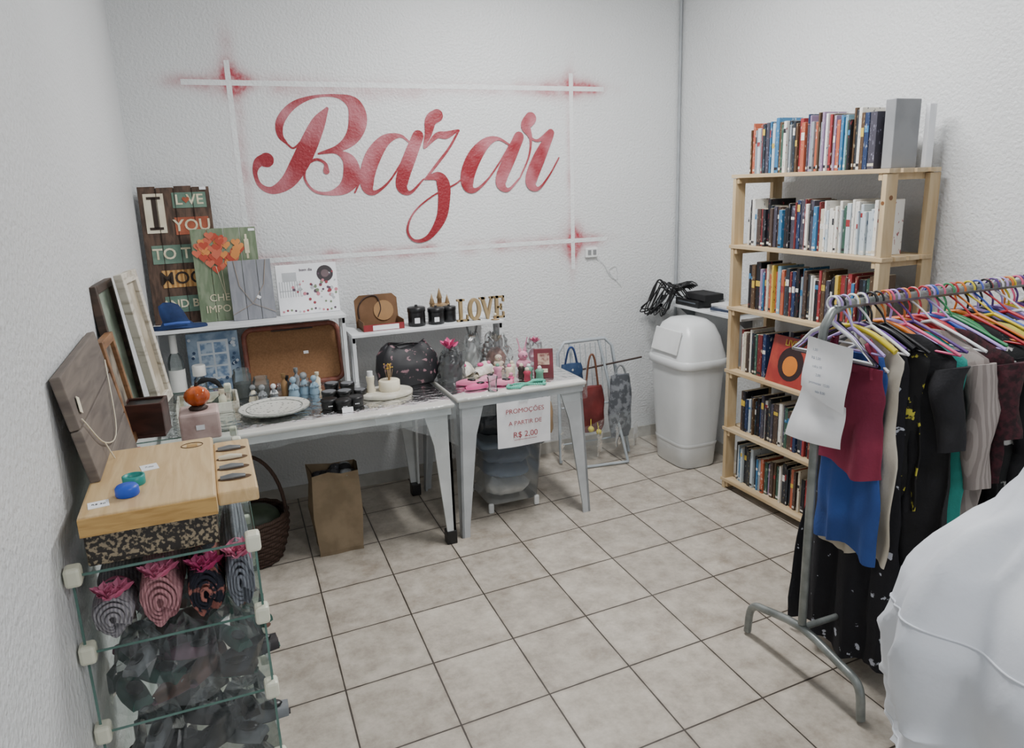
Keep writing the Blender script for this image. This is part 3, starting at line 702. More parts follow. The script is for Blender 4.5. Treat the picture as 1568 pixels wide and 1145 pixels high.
b=B(panelM((1.51,3.42,TZ),(.9,-.35,0),.25)); dr=mat('wine_red','6E2430','541820',rough=.5)
b.bx((0,0,0),(.1,.02,.155),dr,.003); b.bx((.02,-.002,.07),(.08,0,.13),mat('picture_tan','B79A8A','70433E',scale=40)); b.bx((.03,-.002,.03),(.07,0,.05),cream)
b.obj('small_red_photo_frame')
b=B()
b.lathe([(.03,0),(.032,.004),(.045,.05),(.02,.1),(.012,.13)],(1.33,3.86,TZ),white,16)
crumple(b,(1.33,3.86,TZ),.06,.05,.17,5); b.lathe([(.02,.166),(.02,.175)],(1.33,3.86,TZ),gold,10)
b.lathe([(.02,.17),(.035,.23),(.055,.26)],(1.33,3.86,TZ),crink,9,cap=False)
b.obj('cellophane_wrapped_vase')
b=B(); crumple(b,(1.46,3.84,TZ),.085,.075,.16,6); b.lathe([(.05,.001),(.06,.04),(.03,.09)],(1.46,3.84,TZ),mat('basket_rose','B78778','8D6258',scale=30),14); bow(b,(1.46,3.82,TZ+.13),.045,mat('cream_ribbon','D8CDB8')); b.obj('cellophane_gift_basket')
b=B(); crumple(b,(1.65,3.74,TZ),.055,.05,.13,7); b.ball((1.65,3.74,TZ+.045),(.03,.03,.04),pk); bow(b,(1.65,3.72,TZ+.12),.04,pink); b.obj('cellophane_gift_bag')
b=B(panelM((1.225,3.243,.44),(1,-.02,0),-.015))
b.grid(lambda u,v:V(.285*u,-.006*sin(u*5)*(1-v),.235*v),14,8,paper)
for i,(t,sz) in enumerate((('PROMOÇÕES',.034),('A PARTIR DE',.031),('R$ 2,00',.042))):
    b.text(t,sz,(.145,-.009,.185-.062*i),redp,ext=.0003)
b.bx((.085,-.0095,.035),(.205,-.009,.037),redp)
b.box((.14,-.004,.236),(.05,.004,.012),film)
b.obj('promotion_paper_sign')
b=B()
b.grid(lambda u,v:V(.62+.38*u,3.188+.02*sin(u*9)*v-.02*v,.715-.16*v*(u**1.5)-.04*v),20,6,film); b.obj('loose_plastic_wrap',TB1)

# ------------------------------------------------------------------ under tables
b=B()
rings=[]
for z,w,d_,tw in((0,.105,.085,0),(.02,.107,.087,0),(.2,.11,.08,.02),(.33,.115,.075,.03),(.41,.118,.08,.03)):
    base=[(-w,-d_),(-w*.3,-d_-.003),(w*.3,-d_+.004),(w,-d_),(w+.006,0),(w,d_),(0,d_),(-w,d_),(-w+.02*(z/.4),0)]
    rings.append([V(.445+x*cos(tw)-y*sin(tw)+.01*sin(z*20+i),3.455+x*sin(tw)+y*cos(tw),z+(.012*sin(i*2) if z>.4 else 0)) for i,(x,y) in enumerate(base)])
b.loft(rings,kraft,True,False,smooth=False)
b.loft([[V(.445+(p.x-.445)*.96,3.455+(p.y-3.455)*.95,p.z-.002) for p in rings[-1]],[V(.445+(p.x-.445)*.94,3.455+(p.y-3.455)*.93,.33) for p in rings[-1]]],kraft,False,True,smooth=False)
random.seed(4)
for i in range(20): b.ball((.445+random.uniform(-.075,.075),3.455+random.uniform(-.055,.055),.365+random.uniform(0,.035)),(.035,.03,.025),[blackm,mat('dark_print','2A2A30','77777E',kind='spots',scale=70,lo=.1,hi=.2),gf][i%3],8)
o=b.obj('kraft_paper_bag')
wick=mat('wicker','4A352A','2C1E17',kind='stripe',scale=40,rough=.8)
b=B(); c=V(.05,3.5,0)
for k in range(13):
    z=.012+k*.018; r_=.125+.045*sin(k/12*1.7)
    b.tube([c+V((r_+.004*(-1)**(i+k))*cos(2*pi*i/36),(r_+.004*(-1)**(i+k))*sin(2*pi*i/36),z) for i in range(36)],.0105,wick,6,True)
b.lathe([(.12,0),(.12,.012)],c,wick,24)
b.tube([c+V(.165*cos(a),.0,.22+.30*sin(a)) for a in [pi*i/20 for i in range(21)]],.009,wick,8)
b.ball(c+V(.02,0,.2),(.12,.12,.07),mat('green_cloth','3E4A3A','2C362A',scale=9),16); b.ball(c+V(-.06,.03,.25),(.05,.06,.05),mat('grey_cloth','6A6E72'),12)
b.obj('wicker_basket')
b=B(); bx0,bx1,by0,by1=1.215,1.56,3.42,3.82
rings=[]
for z,e in((.05,-.03),(.06,-.025),(.36,.0),(.365,.012),(.38,.012)):
    rings.append([V(x,y,z) for x,y in rr(bx0-e,by0-e,bx1+e,by1+e,.05,4)])
b.loft(rings,frost,True,False)
rings=[[V(x,y,z) for x,y in rr(bx0-e,by0-e,bx1+e,by1+e,.05,4)] for z,e in((.382,.016),(.40,.018),(.41,.0),(.405,-.02))]
b.loft(rings,thin('bin_lid','8C9CAC',.45,rough=.3,gloss=.3))
for x in(bx0+.04,bx1-.04):
    for y in(by0+.04,by1-.04): b.box((x,y,.028),(.03,.02,.056),white,.008)
for x in(bx0-.02,bx1+.02): b.box((x,(by0+by1)/2,.37),(.012,.1,.06),white,.004)
rs=random.Random(6)
cl=[mat('white_cloth','EFEFEC','DADAD6',scale=12,bump=.3),mat('grey_blue_cloth','8698AE','7284A0',scale=9,bump=.3),mat('steel_cloth','5E7088','506078',scale=9,bump=.3)]
def clothpile(x0,x1,y0,y1,z0,z1,m_,sd):
    R_=[]
    for k in range(7):
        t=k/6; q=sin(pi*(.1+.8*t))**.35
        R_.append([V((x0+x1)/2+(x1-x0)/2*q*(abs(cos(a))**.6)*(1 if cos(a)>0 else -1)+.02*noise.noise(V(cos(a)*2,sin(a)*2,t*5+sd)),(y0+y1)/2+(y1-y0)/2*q*(abs(sin(a))**.6)*(1 if sin(a)>0 else -1)+.02*noise.noise(V(cos(a)*3,sin(a)*2,t*5+sd+7)),z0+(z1-z0)*t+.02*noise.noise(V(cos(a)*3,sin(a)*3,sd+t))*(1 if 0<k else 0)) for a in [2*pi*i/36 for i in range(36)]])
    b.loft(R_,m_)
e_=.045
clothpile(bx0+e_,bx1-e_,by0+e_,by1-e_,.065,.16,cl[0],1); clothpile(bx0+e_,bx1-e_,by0+e_,by1-e_,.165,.25,cl[1],2); clothpile(bx0+e_-.01,bx1-e_+.01,by0+e_-.01,by1-e_,.25,.35,cl[2],3)
b.obj('clear_storage_bin')
b=B(); 
rings=[]
for z,w,d_ in((.411,.11,.1),(.43,.15,.13),(.50,.14,.12),(.56,.09,.08),(.6,.04,.04),(.64,.05,.05)):
    rings.append([V(1.36+(w+.012*sin(5*a+z*30))*cos(a),3.62+(d_+.01*sin(7*a))*sin(a),z) for a in [2*pi*i/28 for i in range(28)]])
b.loft(rings,mat('dark_plastic_bag','3A3E44','2A2E34',scale=9,rough=.25,bump=.8,bscale=18)); b.obj('plastic_bag_bundle')

# ------------------------------------------------------------------ folding airer w/ bags
b=B(); am=mat('airer_white','AEB6BC','9AA2A8',rough=.4); E=empty('folding_clothes_airer')
pf=[(1.90,3.93,.012),(1.915,3.98,.70),(1.96,3.985,.76),(2.24,3.985,.76),(2.29,3.98,.71),(2.38,3.92,.012)]
b.tube(pf,.011,am,8)
b.tube([(1.93,3.97,.35),(2.335,3.95,.35)],.006,am); b.tube([(1.92,3.95,.12),(2.36,3.93,.12)],.006,am)
for i in range(9):
    x=1.96+i*.036; b.tube([(x,3.985,.74),(x+.01,3.96,.36)],.0025,am,5)
b.tube([(2.05,4.0,.57),(2.46,3.9,.63)],.006,darkw)
b.tube([(2.0,3.985,.75),(1.98,3.8,.012)],.009,am); b.tube([(2.2,3.985,.75),(2.28,3.76,.012)],.009,am)
b.tube([(1.98,3.8,.012),(2.28,3.76,.012)],.009,am)
b.obj('frame',E)
def bag(name,cx,cy,zt,w,h,d_,m,strap,sm):
    b=B(); rings=[]
    for k in range(10):
        t=k/9; ww=w*(.62+.38*sin(pi*min(1,.15+t*.6)))*(.85 if t>.95 else 1) ; dd=d_*(.3+.7*sin(pi*(.1+.85*t)))
        rings.append([V(cx+ww*cos(a)*(1+.05*sin(3*a+k)),cy+dd*sin(a)*(1+.2*sin(5*a+k*1.3)),zt-h*t) for a in [2*pi*i/20 for i in range(20)]])
    b.loft(rings,m); b.tube([(cx-w*.5,cy,zt),(cx-w*.25,cy,zt+strap*.8),(cx,cy,zt+strap),(cx+w*.25,cy,zt+strap*.8),(cx+w*.5,cy,zt)],.007,sm,6,sub=3)
    return b.obj(name,E)
bag('red_bag',2.10,3.89,.49,.085,.29,.035,mat('bag_red','702A2A','5A2020',bump=.3),.2,mat('strap_brown','6E4632'))
bag('grey_patterned_bag',2.275,3.85,.55,.08,.40,.035,mat('bag_grey_pattern','7A7E84','4A4E54',scale=26,lo=.45,hi=.55),.06,gf)
bag('navy_pouch',1.98,3.93,.64,.08,.13,.02,mat('pouch_navy','D8D8D0','2A4468',scale=34,lo=.62,hi=.64),.1,navy)
bag('sand_bag',1.83,3.99,.40,.05,.2,.02,mat('bag_sand','A88E70'),.1,gf)
b=B(); by_=mat('bright_yellow','D8C648')
b.ball((2.07,3.85,.23),.02,by_,10); b.ball((2.13,3.86,.20),.018,by_,10); b.tube([(2.07,3.85,.23),(2.08,3.87,.3)],.003,by_); b.tube([(2.13,3.86,.2),(2.12,3.87,.3)],.003,by_); b.obj('pompons',E)
b=B(); 
b.grid(lambda u,v:V(1.84+.62*u,3.80+.02*sin(u*30)*v,.30-.22*v-.03*sin(u*7)),50,8,film); b.obj('film_drape',E)

# ------------------------------------------------------------------ trash can
b=B(); cx,cy=2.63,3.66
binm=mat('bin_white','E0E3E4','D6D9DA',scale=3,rough=.3)
def se(w,d_,z,n=40,p_=.45,dx=0):
    out=[]
    for i in range(n):
        a=2*pi*i/n; c_,s_=cos(a),sin(a)
        out.append(V(cx+dx+w*abs(c_)**p_*(1 if c_>0 else -1),cy+d_*abs(s_)**p_*(1 if s_>0 else -1),z))
    return out
b.loft([se(.115,.155,0),se(.125,.165,.01),se(.135,.175,.15),se(.160,.20,.6),se(.163,.203,.64)],binm,True,False)
b.loft([se(.172,.212,.625),se(.177,.217,.63),se(.177,.217,.665),se(.170,.21,.675)],binm,True,True)
b.loft([se(.170,.21,.675),se(.165,.205,.70),se(.145,.18,.80,p_=.5),se(.12,.15,.865,p_=.55),se(.085,.11,.895,p_=.6),se(.03,.04,.905,p_=.7)],binm,False,True)
b.M=Matrix.Translation((cx-.15,cy,.775))@Matrix.Rotation(.27,4,'Y')
b.box((-.002,0,.0),(.012,.26,.14),white,.006)
b.M=Matrix()
b.loft([se(.1365,.1765,.14),se(.139,.179,.15),se(.1375,.1775,.16)],binm,False,False)
b.obj('swing_lid_trash_can')

# ------------------------------------------------------------------ wall shelf w/ router
b=B(); b.bx((2.70,3.27,.925),(2.888,4.10,.94),whitep,.002)
for y in(3.4,3.95): b.poly([(2.889,.925),(2.889,.82),(2.875,.82),(2.76,.915),(2.76,.925)],y,y+.006,grey)
b.obj('wall_bracket_shelf')
b=B(); b.box((2.79,3.80,.963),(.15,.24,.045),black,.006); 
b.box((2.80,3.74,1.006),(.14,.2,.04),blackm,.006); b.box((2.715,3.8,.967),(.002,.18,.008),mat('led_grey','5A6068'))
b.obj('router_boxes')  # router and modem boxes on the wall shelf
b=B(); random.seed(21)
cg=mat('cable_grey','7A7C80')
for i in range(16):
    y0=3.78+random.random()*.24; x0=2.70+random.random()*.06
    pts=[(x0,y0,.99),(x0-.05,y0+.05,1.03+random.random()*.06),(x0-.09,min(4.12,y0+.08),.97),(x0-.08-random.random()*.07,min(4.12,y0+.12),.85+random.random()*.07),(x0-.02,4.1,.90),(x0+.02,4.11,.97)]
    b.tube(pts,.004,[black,blackm,cg][i%3 if i>11 else 0],6,sub=6)
for i in range(5):
    r_=.05+.012*i; b.tube([V(2.74+r_*cos(a),3.88+r_*sin(a)*.8,1.04+.006*i+.01*sin(3*a)) for a in [2*pi*k/16 for k in range(16)]],.004,black,6,True)
b.obj('tangled_cables')
b=B()
for i,(c_,h) in enumerate((('C9CDD2',.012),('2C3850',.014),('B6BCC4',.01),('D8D8D8',.012))):
    b.box((2.79,3.46,.941+sum([.012,.014,.01,.012][:i])+h/2),(.15-.008*i,.21,h),mat('mag'+c_,c_),rot=Matrix.Rotation(.12*(i%2),4,'Z'))
b.obj('magazine_stack')

# ------------------------------------------------------------------ bookshelf
b=B(); fx,bx2=2.56,2.85; yl,yr=3.205,2.26
SH=[1.715,1.36,1.035,.69,.36,.06]
for x in(fx,bx2-.05):
    for y in(yl-.022,yr):
        b.bx((x,y,0),(x+.062,y+.024,SH[0]-.02),pine,.002)
for z in SH:
    for k in range(4):
        x=fx-.004+k*.076; b.bx((x,yr-.012,z-.018),(x+.062,yl+.012,z),pineh,.0015)
    for y in(yl-.045,yr+.026): b.bx((fx+.002,y,z-.045),(bx2,y+.018,z-.018),pine)
kn=mat('knot','7A4E2A')
for zz in(1.58,.9): b.tube([(fx-.001,yr+.012,zz),(fx+.003,yr+.012,zz)],.008,kn,10)
b.tube([(fx+.03,yr-.001,1.60),(fx+.03,yr+.003,1.60)],.010,kn,10)
b.obj('pine_bookshelf')
pal=[('1E1F26','9A9AA0'),('24365A','B4B8C0'),('6E282C','D8C8A0'),('DAD8D2','6A6A70'),('E2E0DA','9E5A5A'),('CCC4B2','6A5A4A'),('3A74A0','D0D6DA'),('54402F','B9A888'),('2E3238','B2A070'),('923438','D8D0C8'),('CCAE48','4A3A30'),('38584C','B8C0B8'),('8F98A0','42464D'),('B05C42','E0D8D0'),('44424E','9A98B0'),('BCC8D0','5A6A80'),('1A1B20','903840'),('E4E4E2','4A7AA0'),('4A3C36','AA9A8A'),('283038','6A8AAA'),('7FA8BE','2A3A4A'),('8E7A9A','E0E0E0')]
def bookmat(i,c1,c2):
    return mat('book_%02d'%i,c2,c1,kind='noise',scale=90,stretch=(1,2.2,.45),rough=.45,lo=.64,hi=.66)
BM=[bookmat(i,*p_) for i,p_ in enumerate(pal)]
pages=mat('book_pages','DDD6C2','C9C0A8',scale=60,rough=.9)
def books(y0,y1,z,hmin,hmax,seed,xf=2.60,flat=None,dark=0):
    random.seed(seed); b=B(); y=y0
    while y>y1+.01:
        t=random.uniform(.009,.024); h=random.uniform(hmin,hmax); 
        if random.random()<.15: t*=1.5
        d_=random.uniform(.125,.16); xo=xf+random.uniform(-.006,.012)
        mi=random.choice(range(22)) if random.random()>dark else random.choice([0,1,2,8,16,14,18,19])
        if seed==32 and y<2.62: mi=random.choice([3,4,17,15,11])
        b.box((xo+d_/2,y-t/2,z+h/2),(d_,t-.0012,h),BM[mi],.0018)
        b.box((xo+d_/2+.003,y-t/2,z+h/2+.0006),(d_-.006,t-.005,h),pages)
        k=random.random()
        if k<.4:
            b.box((xo-.0004,y-t/2,z+h*random.uniform(.55,.85)),(.001,t-.003,h*random.uniform(.06,.16)),BM[random.choice([3,4,10,9,6,0])])
        if k>.45: b.box((xo-.0004,y-t/2,z+h*.08),(.001,t-.004,h*.05),BM[random.choice([3,0,5])])
        y-=t+.0006
    return b
b=books(3.13,2.37,SH[0],.205,.255,31,dark=.05); b.obj('book_row')
b=B(); b.box((2.69,2.325,SH[0]+.135),(.14,.05,.27),mat('grey_binder','8B8D90','808285',rough=.6),.003); b.box((2.80,2.285,SH[0]+.125),(.04,.02,.25),paper,.002); b.obj('ring_binder')
books(3.13,2.33,SH[1],.18,.235,32,dark=.1).obj('book_row')
books(3.11,2.31,SH[2],.19,.245,33,dark=.3).obj('book_row')
books(3.15,2.95,SH[3],.20,.24,34,dark=.2).obj('book_row')
b=B(); lm=mat('cover_red','92302C','B04A38',scale=9,rough=.4)
b.M=panelM((2.585,2.93,SH[3]),(0,-1,0),.22)
b.bx((0,0,0),(.30,.02,.24),lm,.002); b.disc((.15,.11),.085,-.001,.0,mat('cover_dark','2A1618')); b.disc((.15,.10),.05,-.002,0,mat('cover_orange','C9762A')); b.text('LIVRO',.045,(.15,-.002,.21),mat('cover_yellow','D8BC4A'))
b.M=Matrix(); b.obj('large_cover_book')
books(2.9,2.33,SH[3],.2,.25,37,xf=2.68,dark=.3).obj('book_row')
books(3.12,2.32,SH[4],.18,.235,35,dark=.3).obj('book_row')
books(3.15,2.6,SH[5],.17,.22,36,dark=.3).obj('book_row')
b=B(); 
b.M=Matrix.Translation((2.66,2.48,SH[5]))
for i in range(5): b.box((0,-.02*(i%2),.012+.024*i),(.15,.2,.022),BM[[3,5,15,4,12][i]],.001)
b.obj('book_stack')

# ------------------------------------------------------------------ glass display stand (left)
b=B(); gx0,gx1,gy0,gy1=-.268,.025,1.31,2.50
LV=[.33,.485,.64,.797,.955,1.10]
for z in LV:
    b.quad(V(gx0,gy0,z),V(gx1,gy0,z),V(gx1,gy1,z),V(gx0,gy1,z),glass)
    b.bx((gx0,gy0-.0008,z-.0045),(gx1,gy0,z),gedge); b.bx((gx1,gy0,z-.0045),(gx1+.0008,gy1,z),gedge); b.bx((gx0,gy1,z-.0045),(gx1,gy1+.001,z),gedge)
zt_=LV[-1]-.004
b.quad(V(gx1-.003,gy0,0),V(gx1-.003,gy1,0),V(gx1-.003,gy1,zt_),V(gx1-.003,gy0,zt_),glass)
b.quad(V(gx0+.005,gy1-.01,0),V(gx1-.005,gy1-.01,0),V(gx1-.005,gy1-.01,zt_),V(gx0+.005,gy1-.01,zt_),glass)
b.quad(V(gx0+.005,1.9,0),V(gx1-.005,1.9,0),V(gx1-.005,1.9,zt_),V(gx0+.005,1.9,zt_),glass)
for x in(gx1-.005,gx0): b.bx((x,gy0-.0005,0),(x+.004,gy0+.0012,LV[-1]),gedge)
clip=mat('clip_cream','DEDECC','D0D0BC',rough=.4)
for z in LV:
    for x in(gx0+.004,gx1-.006):
        b.box((x,gy0+.002,z-.002),(.026,.03,.034),clip,.006)
        if x>0: b.box((x,1.9,z-.002),(.022,.026,.030),clip,.005); b.box((x,gy1-.01,z-.002),(.022,.026,.030),clip,.005)
b.obj('glass_display_stand')
simple('speckled_storage_box',(-.243,1.325,1.1005),(-.035,1.60,1.163),mat('speckle','94866E','241E1A',scale=150,rough=.35,lo=.50,hi=.58),.004)
b=B(); z0=1.1635
b.bx((-.243,1.30,z0),(-.03,1.645,z0+.038),bamboo,.005)
bam2=mat('bamboo_edge','BE985C','A88248',kind='wood',scale=14,stretch=(1,1,8),rough=.4)
b.bx((-.242,1.297,z0+.003),(-.031,1.301,z0+.034),bam2)
b.bx((-.03,1.335,z0),(.04,1.635,z0+.026),bamboo,.004)
dk=mat('slot_dark','5A3E20')
for i in range(4):
    y=1.40+i*.058
    b.add([V(.003+.03*cos(a),y+.014*sin(a),z0+.0264) for a in [2*pi*k/20 for k in range(20)]],[tuple(range(20))],dk)
    b.tube([(-.022,y,z0+.028),(.0,y,z0+.029),(.022,y,z0+.028)],[.005,.007,.004],[grey,grey,cream,grey][i],8)
b.tube([V(-.07+.016*cos(a)*1.3,1.60+.016*sin(a),z0+.0385) for a in [2*pi*i/20 for i in range(20)]],.001,dk,5,True)
b.box((-.07,1.60,z0+.0383),(.02,.016,.001),bam2)
b.box((-.145,1.50,z0+.0385),(.030,.034,.001),paper,rot=Matrix.Rotation(.2,4,'Z')); b.box((-.215,1.345,z0+.0385),(.032,.030,.001),paper,rot=Matrix.Rotation(.15,4,'Z'))
b.text('7,00',.009,(-.145,1.5,z0+.0392),blackm,ext=.0001,R=Matrix()); b.text('R$ 50',.009,(-.215,1.345,z0+.0392),blackm,ext=.0001,R=Matrix())
b.obj('bamboo_knife_board')
b=B(); c=(-.165,1.42,z0+.0385); tl=mat('teal_cap','1F9088','167A72',rough=.4)
b.lathe([(.018,0),(.019,.002),(.019,.016),(.015,.017),(.015,.003)],c,tl,24,cap=False); b.lathe([(.0185,0),(.0185,.003)],c,tl,24); b.obj('teal_bottle_cap')
b=B(); b.lathe([(.018,0),(.0195,.003),(.019,.014),(.016,.018),(.001,.019)],(-.172,1.368,z0+.0385),mat('blue_cap','1E4FC0','173E9C',rough=.4),24); b.obj('blue_bottle_cap')
def towel(x,r_,c1,c2,kind,sc,bowm,H_,sd,lo=.35,hi=.65):
    """hand towel folded into a bundle, cinched and tied with a gauze bow"""
    m_=mat('towel'+str(x),c1,c2,kind=kind,scale=sc,rough=.95,bump=.5,bscale=90,lo=lo,hi=hi); b=B(); y0=1.335; z=.9557
    rings=[]
    for k in range(22):
        t=k/21; q=(.86+.16*sin(pi*t)); tie=math.exp(-((t-.30)/.07)**2)
        q*=1-.30*tie
        rings.append([V(x+r_*q*cos(a)*(1+.09*sin(3*a+sd+t*2)+.05*sin(9*a)),y0+.28*t+.008*sin(5*a+sd)*(1-t),max(z,z+H_*.5+H_*.5*q*sin(a)*(1+.06*sin(7*a+sd)))) for a in [2*pi*i/44 for i in range(44)]])
    b.loft(rings,m_)
    # fold lines seen on the front end
    for s in range(4):
        q=.85-.2*s
        b.tube([V(x+r_*.86*q*cos(a)*(1+.08*sin(3*a+sd)),y0-.002-.004*s,z+H_*.5+H_*.45*q*sin(a)) for a in [-.6+ (2*pi-1)*i/22 for i in range(23)]],.0036,m_,5)
    b.tube([V(x+r_*.72*cos(a),y0+.084,z+H_*.5+H_*.36*sin(a)) for a in [2*pi*i/24 for i in range(24)]],.004,bowm,5,True)
    for dx,dy in((-.010,0),(.012,.006),(0,-.014)): bow(b,(x+dx,y0+.012+dy,z+H_*.86),.030,bowm)
    return b.obj('rolled_towel')
towel(-.221,.037,'9A979A','7D7A80','stripe',55,pink,.085,0)
towel(-.145,.038,'B58488','9A6A70','stripe',60,pink,.110,1)
towel(-.070,.035,'9A6258','1C1E2A','noise',40,hot,.105,2,.52,.56)
towel(-.010,.027,'7B8088','5C6068','stripe',55,pink,.12,3)
shg=mat('shoe_green','3E6A60','2C5046'); shb=mat('shoe_brown','7A564A','5C4036'); shp=mat('shoe_dark','322E30','201C20'); shm=mat('shoe_plum','8A6070','6A4858'); shy=mat('shoe_grey','7E8286','64686C')
def pair(name,x,y,z,L_,ang,m1,m2,seed,h):
    b=B(); rs=random.Random(seed)
    addshoe(b,(x-.022,y,z+.001),ang,L_,m1,m2,1); addshoe(b,(x+.024,y+.01,z+.02),ang+.5,L_*.95,m1,m2,1)
    addshoe(b,(x,y+.02,z+.05),ang-.8,L_*.8,m2,m1,1)
    crumple(b,(x,y,z+.0005),.054,.060,h,seed,nu=15,nv=6)
    return b.obj(name)
z=.7975
for i,(x,y,L_,a,h,m1,m2) in enumerate([(-.20,1.39,.12,.4,.12,shg,gf),(-.115,1.38,.12,2.2,.12,shb,shm),(-.035,1.39,.12,1.2,.13,shp,shg),(-.19,1.52,.13,1,.13,shm,shb),(-.10,1.51,.13,2,.135,shy,shb),(-.03,1.52,.12,.2,.135,shg,shb)]):
    pair('wrapped_shoe_pair',x,y,z,L_,a,m1,m2,i,h)
z=.6405
for i,(x,y,L_,a,h,m1,m2) in enumerate([(-.19,1.39,.13,.6,.12,shp,shy),(-.10,1.39,.13,2,.12,blackm,shp),(-.03,1.40,.12,1,.12,shy,shp),(-.15,1.53,.14,1.6,.13,blackm,shp)]):
    pair('wrapped_shoe_pair',x,y,z,L_,a,m1,m2,i+9,h)
z=.4855
for i,(x,y) in enumerate(((-.2,1.4),(-.11,1.4),(-.03,1.4))): pair('wrapped_shoe_pair',x,y,z,.13,i+.4,[shp,shb,shy][i],blackm,i+20,.12)
GZ=1.1008
b=B(panelM((-.205,1.46,GZ),(0,1,0),.17))
wp=mat('weathered_plank','7A7067','5A514C',kind='wood',scale=8,stretch=(1,.7,6),rough=.85,lo=.3,hi=.7)
for i in range(3): b.bx((0,0,i*.103),(.49,.018,i*.103+.101),wp,.003)
b.tube([(.02,-.004,.22),(.12,-.006,.14),(.28,-.006,.12),(.46,-.004,.24)],.0014,cream,5,sub=6)
b.tube([(.12,-.006,.14),(.14,-.012,.08),(.19,-.006,.06)],.0014,cream,5,sub=4)
b.ball((.455,-.006,.01),.008,redp,8); b.box((.05,-.003,.24),(.02,.001,.03),cream,rot=Matrix.Rotation(.4,4,'Y'))
b.obj('weathered_plank_sign')
def frame(name,o,ex,lean,w,h,mf,mi,th=.02,bd=.022):
    b=B(panelM(o,ex,lean))
    b.bx((0,0,0),(bd,th,h),mf,.002); b.bx((w-bd,0,0),(w,th,h),mf,.002); b.bx((bd,0,0),(w-bd,th,bd),mf,.002); b.bx((bd,0,h-bd),(w-bd,th,h),mf,.002)
    b.bx((bd-.002,th*.5,bd-.002),(w-bd+.002,th*.8,h-bd+.002),mi)
    return b.obj(name)
frame('small_wooden_picture_frame',(-.215,1.985,GZ),(0.05,1,0),.13,.16,.27,mat('frame_oak','8C6440','6E4C30',kind='wood',scale=9,stretch=(1,1,5)),mat('picture_dark','4E463E','8E8474',scale=18))
frame('landscape_picture_frame',(-.228,2.155,GZ),(.07,1,0),.10,.235,.385,mat('frame_brown','4C3A2E','35281F',kind='wood',scale=9,stretch=(1,1,5)),mat('picture_sage','5E6A5C','8B9788',scale=12))
frame('whitewashed_picture_frame',(-.165,2.30,GZ),(.15,1,0),.13,.17,.40,mat('whitewash','C9C2B4','8F8472',kind='wood',scale=14,stretch=(1,1,4),lo=.3,hi=.5),mat('picture_cream','C0B7A5','998D78',scale=10),.022,.03)
b=B(); b.M=Matrix.Translation((-.19,2.08,GZ))@Matrix.Rotation(-.15,4,'Z')
mh=mat('mahogany','4A2A24','341C16',kind='wood',scale=9,stretch=(1,1,4),rough=.4)
for lo,hi in(((-.05,-.04,0),(.05,.04,.01)),((-.05,-.04,.01),(.05,-.032,.09)),((-.05,.032,.01),(.05,.04,.09)),((-.05,-.032,.01),(-.042,.032,.09)),((.042,-.032,.01),(.05,.032,.09))): b.bx(lo,hi,mh,.002)
b.bx((-.04,-.03,.05),(.04,.03,.085),black); b.obj('small_wooden_box')
b=B(); b.box((-.06,2.0,GZ+.035),(.095,.095,.07),mat('pink_marble','C9B0AA','AB908A',scale=18,rough=.4),.006); b.box((-.06,1.95,GZ+.035),(.02,.003,.012),paper); b.obj('pink_marble_block')
b=B(); z=GZ+.0705; om=mat('amber_glass','D8682A','A8481A',scale=20,rough=.1)
b.lathe([(.022,0),(.024,.004),(.016,.01)],(-.06,2.0,z),darkw,16)
rings=[]
for k in range(9):
    a=-pi/2+pi*k/8
    rings.append([V(-.06+.030*max(.15,cos(a))*(1+.06*cos(8*t))*cos(t),2.0+.030*max(.15,cos(a))*(1+.06*cos(8*t))*sin(t),z+.034+.026*sin(a)) for t in [2*pi*i/32 for i in range(32)]])
b.loft(rings,om); b.tube([(-.06,2.0,z+.058),(-.057,2.0,z+.07)],.004,darkw,6); b.obj('orange_glass_pumpkin')

# ------------------------------------------------------------------ clothes rack
E=empty('clothes_rack')
tubem=mat('grey_tube','8F9492','777C7A',scale=14,rough=.35,metal=.5)
b=B(); RX,RYY=1.752,1.74
b.tube([(RX,RYY,.20),(RX,RYY,1.18),(RX+.008,RYY,1.24),(RX+.035,RYY,1.285),(RX+.09,RYY,1.305),(2.80,RYY,1.305)],.0145,tubem,12)
b.tube([(2.78,RYY,.20),(2.78,RYY,1.30)],.0145,tubem,12)
for x in(RX,2.78):
    b.tube([(x,2.01,.012),(x,2.00,.10),(x,1.975,.135),(x,1.93,.15),(x,RYY,.185),(x,1.56,.15),(x,1.505,.135),(x,1.48,.10),(x,1.47,.012)],.0145,tubem,12,sub=3)
b.tube([(RX,RYY,.185),(2.78,RYY,.185)],.011,tubem,10)
b.obj('frame',E)
hang={k:mat('hanger_'+k,c_,rough=.35) for k,c_ in dict(black='16161A',white='E0E2E6',pink='D85A84',red='B02A34',blue='3858B8',yellow='D0BE30',lilac='B098D8',orange='D0742C',green='3C8A5A',purple='5A3A80').items()}
def hook(b,x,yc,zt,hm,dy=0):
    rz=1.305
    b.tube([(x,yc,zt+.02),(x,yc*.5+1.74*.5,zt+.05),(x,1.762,rz-.005),(x,1.764,rz+.01),(x,1.752,rz+.025),(x,1.732,rz+.026),(x,1.718,rz+.012),(x,1.716,rz)],.0036,hm,6,sub=4)
